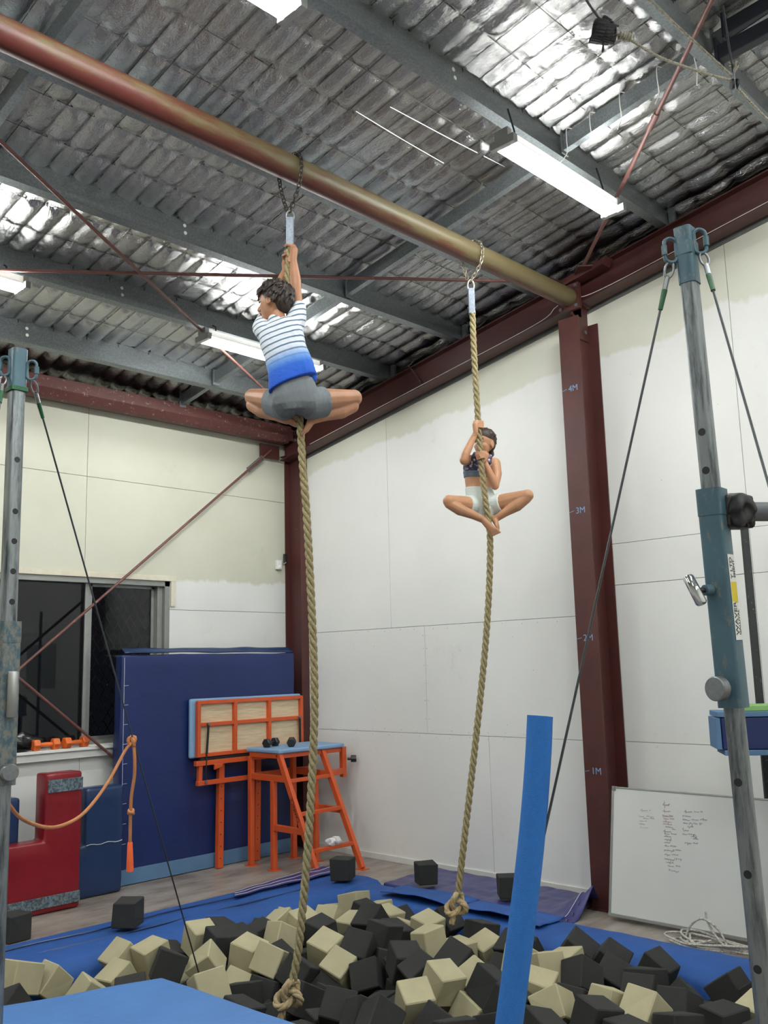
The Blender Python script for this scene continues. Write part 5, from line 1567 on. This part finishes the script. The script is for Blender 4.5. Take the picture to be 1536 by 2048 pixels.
def foot(mb, ankle, toe, side, up, s=1.0):
    """foot from ankle to the toes; side is the direction of the little toe"""
    ankle, toe = Vector(ankle), Vector(toe); d = (toe - ankle).normalized(); L = (toe - ankle).length
    side = (side - d * side.dot(d)).normalized(); up = side.cross(d).normalized() if side.cross(d).dot(up) > 0 else -side.cross(d).normalized()
    heel = ankle - d * 0.030 * s - up * 0.022 * s
    limb(mb, [(ankle, 0.027 * s), (heel, 0.026 * s)])
    rs = []
    for q, w, h, z in ((-0.15, 0.020, 0.018, -0.018), (0.1, 0.027, 0.024, -0.010), (0.45, 0.032, 0.020, -0.012), (0.78, 0.037, 0.014, -0.016)):
        rs.append(ring(ankle + d * (L * q) + up * z * s, side * w * s, up * h * s, 14))
    mb.loft(rs)
    for k in range(5):
        b = ankle + d * (L * 0.76) + side * ((k - 2) * 0.0165 * s) - up * 0.017 * s; e = b + d * (L * (0.26 - 0.03 * k)) - up * 0.004
        limb(mb, [(b, (0.0095 - 0.0006 * k) * s), (e, (0.0082 - 0.0005 * k) * s)])


UPZ = Vector((0, 0, 1))


def head(mb, c, fd, up, s=1.0):
    fd = fd.normalized(); sd = fd.cross(up).normalized(); up = sd.cross(fd).normalized()
    mb.ell(c + up * 0.018 * s - fd * 0.012 * s, (fd * 0.092 * s, sd * 0.074 * s, up * 0.090 * s), 24, 16)
    mb.ell(c + fd * 0.022 * s - up * 0.030 * s, (fd * 0.060 * s, sd * 0.058 * s, up * 0.072 * s), 20, 14)
    mb.ell(c + fd * 0.052 * s - up * 0.082 * s, (fd * 0.026 * s, sd * 0.026 * s, up * 0.020 * s), 14, 10)
    limb(mb, [(c + fd * 0.080 * s - up * 0.004 * s, 0.010 * s), (c + fd * 0.096 * s - up * 0.030 * s, 0.0125 * s)])
    mb.ell(c + fd * 0.074 * s + up * 0.022 * s, (fd * 0.010 * s, sd * 0.045 * s, up * 0.009 * s), 12, 8)
    mb.ell(c + fd * 0.074 * s - up * 0.058 * s, (fd * 0.009 * s, sd * 0.022 * s, up * 0.010 * s), 12, 8)
    for k in (-1, 1):
        e = c + sd * 0.074 * s * k - fd * 0.006 * s - up * 0.018 * s
        mb.ell(e, (fd * 0.019 * s - up * 0.004 * s, sd * 0.008 * s * k + fd * -0.004 * s, up * 0.030 * s), 12, 10)
        mb.ell(c + sd * 0.034 * s * k + fd * 0.046 * s - up * 0.030 * s, (fd * 0.022 * s, sd * 0.022 * s, up * 0.026 * s), 12, 8)
    return sd, up


def face_parts(c, fd, up, parent, s=1.0, eye='2a1d18'):
    fd = fd.normalized(); sd = fd.cross(up).normalized(); up = sd.cross(fd).normalized()
    for k in (-1, 1):
        p = c + fd * 0.0700 * s + sd * 0.030 * s * k + up * 0.004 * s
        e = MB().ell(p, (fd * 0.0075 * s, sd * 0.0125 * s, up * 0.0065 * s), 14, 8).obj('eye', simple('eye_white', 'a89c94', 0.3), parent, smooth=True)
        MB().ell(p + fd * 0.0045 * s, (fd * 0.004 * s, sd * 0.0072 * s, up * 0.0062 * s), 12, 8).obj('iris', simple('dark_iris', eye, 0.25), e, smooth=True)
        MB().tube([p + fd * 0.006 * s + up * 0.020 * s - sd * 0.014 * s * k, p + fd * 0.0085 * s + up * 0.023 * s, p + fd * 0.002 * s + up * 0.020 * s + sd * 0.016 * s * k], 0.0016 * s, 6).obj('eyebrow', simple('brow_hair', '33241d', 0.8), parent, smooth=True)
    MB().ell(c + fd * 0.083 * s - up * 0.058 * s, (fd * 0.006 * s, sd * 0.019 * s, up * 0.0065 * s), 14, 8).obj('lips', simple('lips', 'a3605a', 0.45), parent, smooth=True)


def hair_mat(name, c1, c2):
    t = NT(name)
    t.color(t.ramp(t.noise(60, 4, 0.7, t.mapped((1, 1, 0.25))), [(0.3, lin(c1)), (0.7, lin(c2))]))
    t.bump(t.noise(140, 3, 0.6, t.mapped((1, 1, 0.2))), 0.6, 0.006)
    return t.set(0.5)


M_HAIRB = hair_mat('dark_brown_hair', '17100d', '32241c'); M_HAIRG = hair_mat('brown_hair', '1d1411', '3d2a20')


def locks(mb, c, fd, up, n, seed, s, keep, length=(0.03, 0.06), r=0.010):
    """short overlapping locks laid over a scalp"""
    rr = random.Random(seed); sd = fd.cross(up).normalized()
    k = 0
    while k < n:
        th, ph = rr.uniform(0, math.pi), rr.uniform(0, 2 * math.pi)
        q = Vector((math.cos(ph) * math.sin(th), math.sin(ph) * math.sin(th), math.cos(th)))     # fd, sd, up
        if not keep(q): continue
        k += 1
        p = c + up * 0.018 * s - fd * 0.012 * s + fd * q.x * 0.097 * s + sd * q.y * 0.080 * s + up * q.z * 0.095 * s
        nrm = (fd * q.x + sd * q.y + up * q.z).normalized()
        flow = (fd * rr.uniform(0.1, 0.7) - up * (0.4 + 0.5 * (1 - q.z)) + sd * (q.y * 0.6 + rr.uniform(-.3, .3)))
        flow = (flow - nrm * flow.dot(nrm)).normalized(); L = rr.uniform(*length) * s
        limb(mb, [(p - nrm * 0.004, r * s), (p + flow * L * 0.6 + nrm * 0.004 * s, r * 0.8 * s), (p + flow * L + nrm * rr.uniform(-.002, .006) * s, r * 0.35 * s)])


# ---- boy, seen from behind
def JB(x, y, off=0.0): return at_f(x, y, FD1 + off)


b = MB()
torso(b, [(593, 818, -.09, .085, .075, 4), (592, 802, -.095, .120, .088, 6), (585, 765, -.11, .105, .075, 12), (575, 720, -.12, .105, .078, 16), (566, 682, -.115, .118, .080, 18), (560, 655, -.10, .112, .066, 18), (558, 641, -.09, .055, .045, 15)], JB)
limb(b, [(JB(557, 646, -.09), .047), (JB(555, 630, -.09), .043)])
HB = JB(549, 603, -.085); FB = (-HR * 0.92 + HF * 0.36 - UPZ * 0.05); UB = (UPZ * 0.97 + HR * 0.18)
sdB, upB = head(b, HB, FB, UB, 1.04)
limb(b, [(JB(590, 650, -.09), .046), (JB(593, 625, -.07), .040), (JB(592.5, 578, -.03), .031), (JB(591, 560, -.02), .033), (JB(587, 521, -.02), .021)])
ropeax = (JB(578, 500) - JB(577, 540)).normalized()
grip(b, JB(579.5, 504), ropeax, JB(587, 521, -.025), 1, 0.92)
limb(b, [(JB(526, 660, -.08), .046), (JB(532, 640, .0), .040), (JB(546, 600, .09), .031), (JB(551, 585, .085), .032), (JB(571, 541, .035), .021)])
grip(b, JB(576.5, 523), ropeax, JB(571, 541, .03), -1, 0.92)
for hip, knee, kn2, ank, toe in (((572, 806, -.085), (505, 794, .17), (506, 810, .165), (573, 840, .0), (597, 860, .025)), ((613, 804, -.085), (708, 796, .10), (704, 812, .10), (627, 839, -.02), (612, 873, .0))):
    h, k, k2, a, tt = JB(*hip), JB(*knee), JB(*kn2), JB(*ank), JB(*toe)
    limb(b, [(h + UPZ * .004, .070), (h.lerp(k, 0.45) + UPZ * .004, .064), (k, .049)]); b.ell(k, ((.047, 0, 0), (0, .047, 0), (0, 0, .045)), 14, 10)
    limb(b, [(k2, .042), (k2.lerp(a, 0.30) - UPZ * .008, .045), (k2.lerp(a, 0.7), .033), (a, .026)])
    foot(b, a, tt, (HF if toe[0] > 600 else -HF), HR if toe[0] > 600 else -HR, 0.92)
boy = organic(b, 'person', 0.0048, 5, M_SKIN)
tag(boy, 'boy high on a rope, back turned, in striped T-shirt and grey shorts', 'person')


def shirt_mat():
    t = NT('striped_shirt')
    top, bot = JB(561, 640, -.1), JB(586, 772, -.1)
    ax_ = (bot - top); w = HR * math.cos(math.radians(18)) + UPZ * math.sin(math.radians(18)); ax_ = (ax_ - w * ax_.dot(w)); L = ax_.length; ax_.normalize()
    v = t.n('ShaderNodeVectorMath', operation='SUBTRACT'); t.l(t.pos(), v.inputs[0]); v.inputs[1].default_value = top
    dt = t.n('ShaderNodeVectorMath', operation='DOT_PRODUCT'); t.l(v.outputs[0], dt.inputs[0]); dt.inputs[1].default_value = ax_
    nz = t.noise(7, 3)
    d = t.math('ADD', dt.outputs['Value'], t.math('MULTIPLY', t.math('SUBTRACT', nz, 0.5), 0.012))
    st = t.math('FRACT', t.math('DIVIDE', d, 0.0345))
    line = t.math('LESS_THAN', t.math('ABSOLUTE', t.math('SUBTRACT', st, 0.5)), 0.13)
    base = t.ramp(t.math('DIVIDE', d, L), [(0.0, lin('d9dce0')), (0.52, lin('d2d8e2')), (0.66, lin('6f9ddb')), (0.78, lin('2a62c4')), (1.0, lin('1d52bd'))])
    band = t.math('MULTIPLY', line, t.math('SUBTRACT', 1.0, t.math('MULTIPLY', t.math('SUBTRACT', t.math('DIVIDE', d, L), 0.55), 5.0, True), True), True)
    t.color(t.mix(band, base, lin('56708c')))
    t.bump(t.math('ADD', t.noise(16, 4, 0.6, t.mapped((1, 1, 2.2))), t.math('MULTIPLY', t.noise(500, 2), 0.05)), 0.5, 0.012)
    return t.set(0.85)


c = MB()
torso(c, [(559, 643, -.095, .070, .055, 18), (559, 653, -.10, .128, .078, 19), (564, 680, -.115, .128, .092, 19), (571, 705, -.12, .124, .094, 19), (580, 732, -.12, .130, .096, 20), (584, 752, -.115, .140, .104, 21), (586, 768, -.11, .147, .112, 21)], JB)
limb(c, [(JB(588, 655, -.095), .062), (JB(594, 632, -.078), .056), (JB(597, 618, -.068), .047)])
limb(c, [(JB(530, 664, -.09), .060), (JB(524, 655, -.05), .056), (JB(530, 640, .02), .050)])
limb(c, [(JB(626, 757, -.10), .024), (JB(629, 750, -.07), .018)])
limb(c, [(JB(555, 647, -.09), .056), (JB(554, 642, -.09), .052)])
c.v = [tuple(Vector(v) + (HF * -0.006 + HR * 0.004) * fn((v[0], v[1], v[2] * 2.0), 14, 4) * 1.2) for v in c.v]
organic(c, 'shirt', 0.0052, 4, shirt_mat(), boy)
c = MB()
torso(c, [(592, 825, -.085, .085, .085, 2), (592, 813, -.088, .132, .102, 3), (590, 795, -.095, .138, .104, 8), (587, 776, -.105, .125, .095, 14), (585, 768, -.105, .118, .088, 16)], JB)
for hip, knee, e, r in (((572, 806, -.085), (505, 794, .17), 0.37, .082), ((613, 804, -.085), (708, 796, .10), 0.36, .084)):
    h, k = JB(*hip), JB(*knee); c.cyl(h - UPZ * .010, h.lerp(k, e) - UPZ * .008, .092, r + .004, 24); c.ell(h - UPZ * .002, ((.086, 0, 0), (0, .086, 0), (0, 0, .079)), 20, 14)
c.v = [tuple(Vector(v) + Vector((1, 1, 1)) * 0.004 * fn((v[0] * 2, v[1] * 2, v[2]), 16, 9)) for v in c.v]
organic(c, 'shorts', 0.0052, 3, vinyl('grey_jersey', '70767a', 0.9, 0.5, 22, 0.1, (1.8, 1.8, 0.6), 0.012), boy)
c = MB()
FBn = FB.normalized()
c.ell(HB + upB * 0.026 - FBn * 0.020, (FBn * 0.096, sdB * 0.083, upB * 0.093), 26, 16)
c.ell(HB - FBn * 0.058 - upB * 0.012, (FBn * 0.050, sdB * 0.072, upB * 0.070), 20, 14)
c.ell(HB + FBn * 0.055 + upB * 0.062, (FBn * 0.050, sdB * 0.070, upB * 0.034), 18, 12)
locks(c, HB, FBn, upB, 330, 3, 1.05, lambda q: q.z > -0.25 and not (q.x > 0.25 and q.z < 0.42) and not (q.x > -0.15 and q.z < 0.02), (0.03, 0.06), 0.0075)
limb(c, [(HB + FBn * 0.080 + upB * 0.060, .014), (HB + FBn * 0.098 + upB * 0.030, .008), (HB + FBn * 0.098 + upB * 0.012, .003)])
organic(c, 'hair', 0.0042, 1, M_HAIRB, boy)
face_parts(HB, FB, UB, boy, 1.04)

# ---- girl, facing the photographer
def JG(x, y, off=0.0): return at_f(x, y, FD2 + off)


b = MB()
torso(b, [(970, 1032, .12, .060, .065, 0), (967, 1015, .13, .105, .085, 0), (960, 990, .15, .098, .072, -2), (956, 972, .16, .090, .062, -3), (955, 950, .165, .096, .066, -4), (957, 930, .165, .106, .072, -6), (962, 916, .16, .104, .056, -8), (966, 908, .15, .045, .042, -6)], JG)
limb(b, [(JG(966, 910, .15), .040), (JG(968, 899, .135), .037)])
HG = JG(968, 886, .115); FG = (-HR * 0.62 - HF * 0.78 - UPZ * 0.02); UG = (UPZ * 0.98 + HR * 0.12)
sdG, upG = head(b, HG, FG, UG, 0.94)
limb(b, [(JG(935, 919, .15), .040), (JG(929, 921, .04), .035), (JG(927, 920, -.045), .029), (JG(931, 908, -.045), .031), (JG(951, 867, -.02), .019)])
axG = (JG(957, 845) - JG(959, 880)).normalized()
grip(b, JG(957, 851), axG, JG(951.5, 866, -.03), 1, 0.85)
limb(b, [(JG(990, 927, .15), .041), (JG(994, 948, .10), .035), (JG(990, 972, .055), .029), (JG(984, 958, .04), .031), (JG(969, 923, .01), .019)])
axG2 = (JG(960, 905) - JG(964, 940)).normalized()
grip(b, JG(961.5, 912), axG2, JG(968.5, 922, .0), -1, 0.85)
for hip, knee, k2_, ank, toe in (((950, 1014, .115), (898, 1002, -.12), (899, 1007, -.12), (967, 1040, -.055), (995, 1069, -.06)), ((984, 1012, .115), (1055, 991, -.06), (1053, 996, -.06), (991, 1038, .03), (1001, 1056, -.045))):
    h, k, k2, a, tt = JG(*hip), JG(*knee), JG(*k2_), JG(*ank), JG(*toe)
    limb(b, [(h, .068), (h.lerp(k, 0.45), .060), (k, .042)]); b.ell(k, ((.043, 0, 0), (0, .043, 0), (0, 0, .042)), 14, 10)
    limb(b, [(k2, .038), (k2.lerp(a, 0.30) - UPZ * .008, .041), (k2.lerp(a, 0.7), .030), (a, .024)])
    foot(b, a, tt, (HR * 0.6 - UPZ * 0.8) if toe[1] > 1060 else (HR * 0.5 - UPZ), UPZ + HR if toe[1] > 1060 else HR - HF, 0.86)
girl = organic(b, 'person', 0.0044, 5, M_SKINF)
tag(girl, 'girl clinging to a rope in a patterned navy crop top and pale shorts, facing out', 'person')


def top_mat():
    t = NT('floral_crop_top')
    vo = t.n('ShaderNodeTexVoronoi', feature='F1'); vo.inputs['Scale'].default_value = 42; t.l(t.mapped((1, 1, 1)), vo.inputs['Vector'])
    n = t.noise(36, 4, 0.7)
    c1 = t.ramp(vo.outputs['Distance'], [(0.3, lin('d6c4d0')), (0.42, lin('8478a0')), (0.6, lin('1c2140'))])
    t.color(t.mix(t.ramp(n, [(0.44, (0, 0, 0)), (0.56, (1, 1, 1))]), c1, lin('1a1e3a')))
    return t.set(0.6)


c = MB()
torso(c, [(955, 946, .165, .102, .072, -4), (956, 936, .166, .108, .077, -5), (957, 926, .165, .110, .077, -6), (961, 918, .16, .096, .062, -8)], JG)
for a_, m_, z_ in (((944, 922, .10), (949, 911, .135), (950, 908, .165)), ((976, 923, .10), (980, 913, .13), (979, 910, .165))):
    limb(c, [(JG(*a_), .022), (JG(*m_), .017), (JG(*z_), .017)])
organic(c, 'crop_top', 0.0046, 3, top_mat(), girl)
c = MB(); torso(c, [(955, 957, .163, .098, .069, -4), (955, 950, .164, .101, .072, -4), (955, 945, .165, .105, .075, -4)], JG)
organic(c, 'waistband', 0.0046, 2, simple('slate_elastic', '5d6f7c', 0.8), girl)
c = MB()
torso(c, [(970, 1036, .11, .055, .066, 0), (967, 1020, .125, .110, .092, 0), (963, 1000, .14, .108, .088, 0), (959, 984, .15, .101, .076, -2), (957, 976, .155, .096, .070, -3)], JG)
for hip, knee, e, r in (((950, 1014, .115), (898, 1002, -.12), 0.36, .069), ((984, 1012, .115), (1055, 991, -.06), 0.30, .071)):
    h, k = JG(*hip), JG(*knee); c.cyl(h, h.lerp(k, e), .076, r, 24)
organic(c, 'shorts', 0.0046, 3, vinyl('pale_jersey', 'cfd6d2', 0.85, 0.4, 26, 0.06, (1, 1, 2.5), 0.01), girl)
c = MB(); FGn = FG.normalized()
c.ell(HG + upG * 0.041 - FGn * 0.016, (FGn * 0.086, sdG * 0.074, upG * 0.069), 26, 16)
c.ell(HG + upG * 0.020 - FGn * 0.034, (FGn * 0.062, sdG * 0.075, upG * 0.070), 22, 14)
c.ell(HG - FGn * 0.045 - upG * 0.008, (FGn * 0.046, sdG * 0.066, upG * 0.060), 20, 14)
pt_ = HG - FGn * 0.06 - upG * 0.045
limb(c, [(pt_, .026), (JG(982, 903, .17), .020), (JG(984, 909, .15), .016), (JG(981, 916, .14), .010)])
locks(c, HG, FGn, upG, 120, 8, 0.93, lambda q: q.z > 0.0 and q.x < 0.25 and not (q.x > -0.05 and q.z < 0.62), (0.02, 0.04), 0.0045)
organic(c, 'hair', 0.0042, 2, M_HAIRG, girl)
face_parts(HG, FG, UG, girl, 0.94)
MB().torus(JG(948, 873, -.022), HR * 0.9 + UPZ * 0.45, HF, 0.0225, 0.0225, 0.0022, 18, 6).obj('wrist_band', simple('orange_cord', 'b5693a', 0.7), girl, smooth=True)
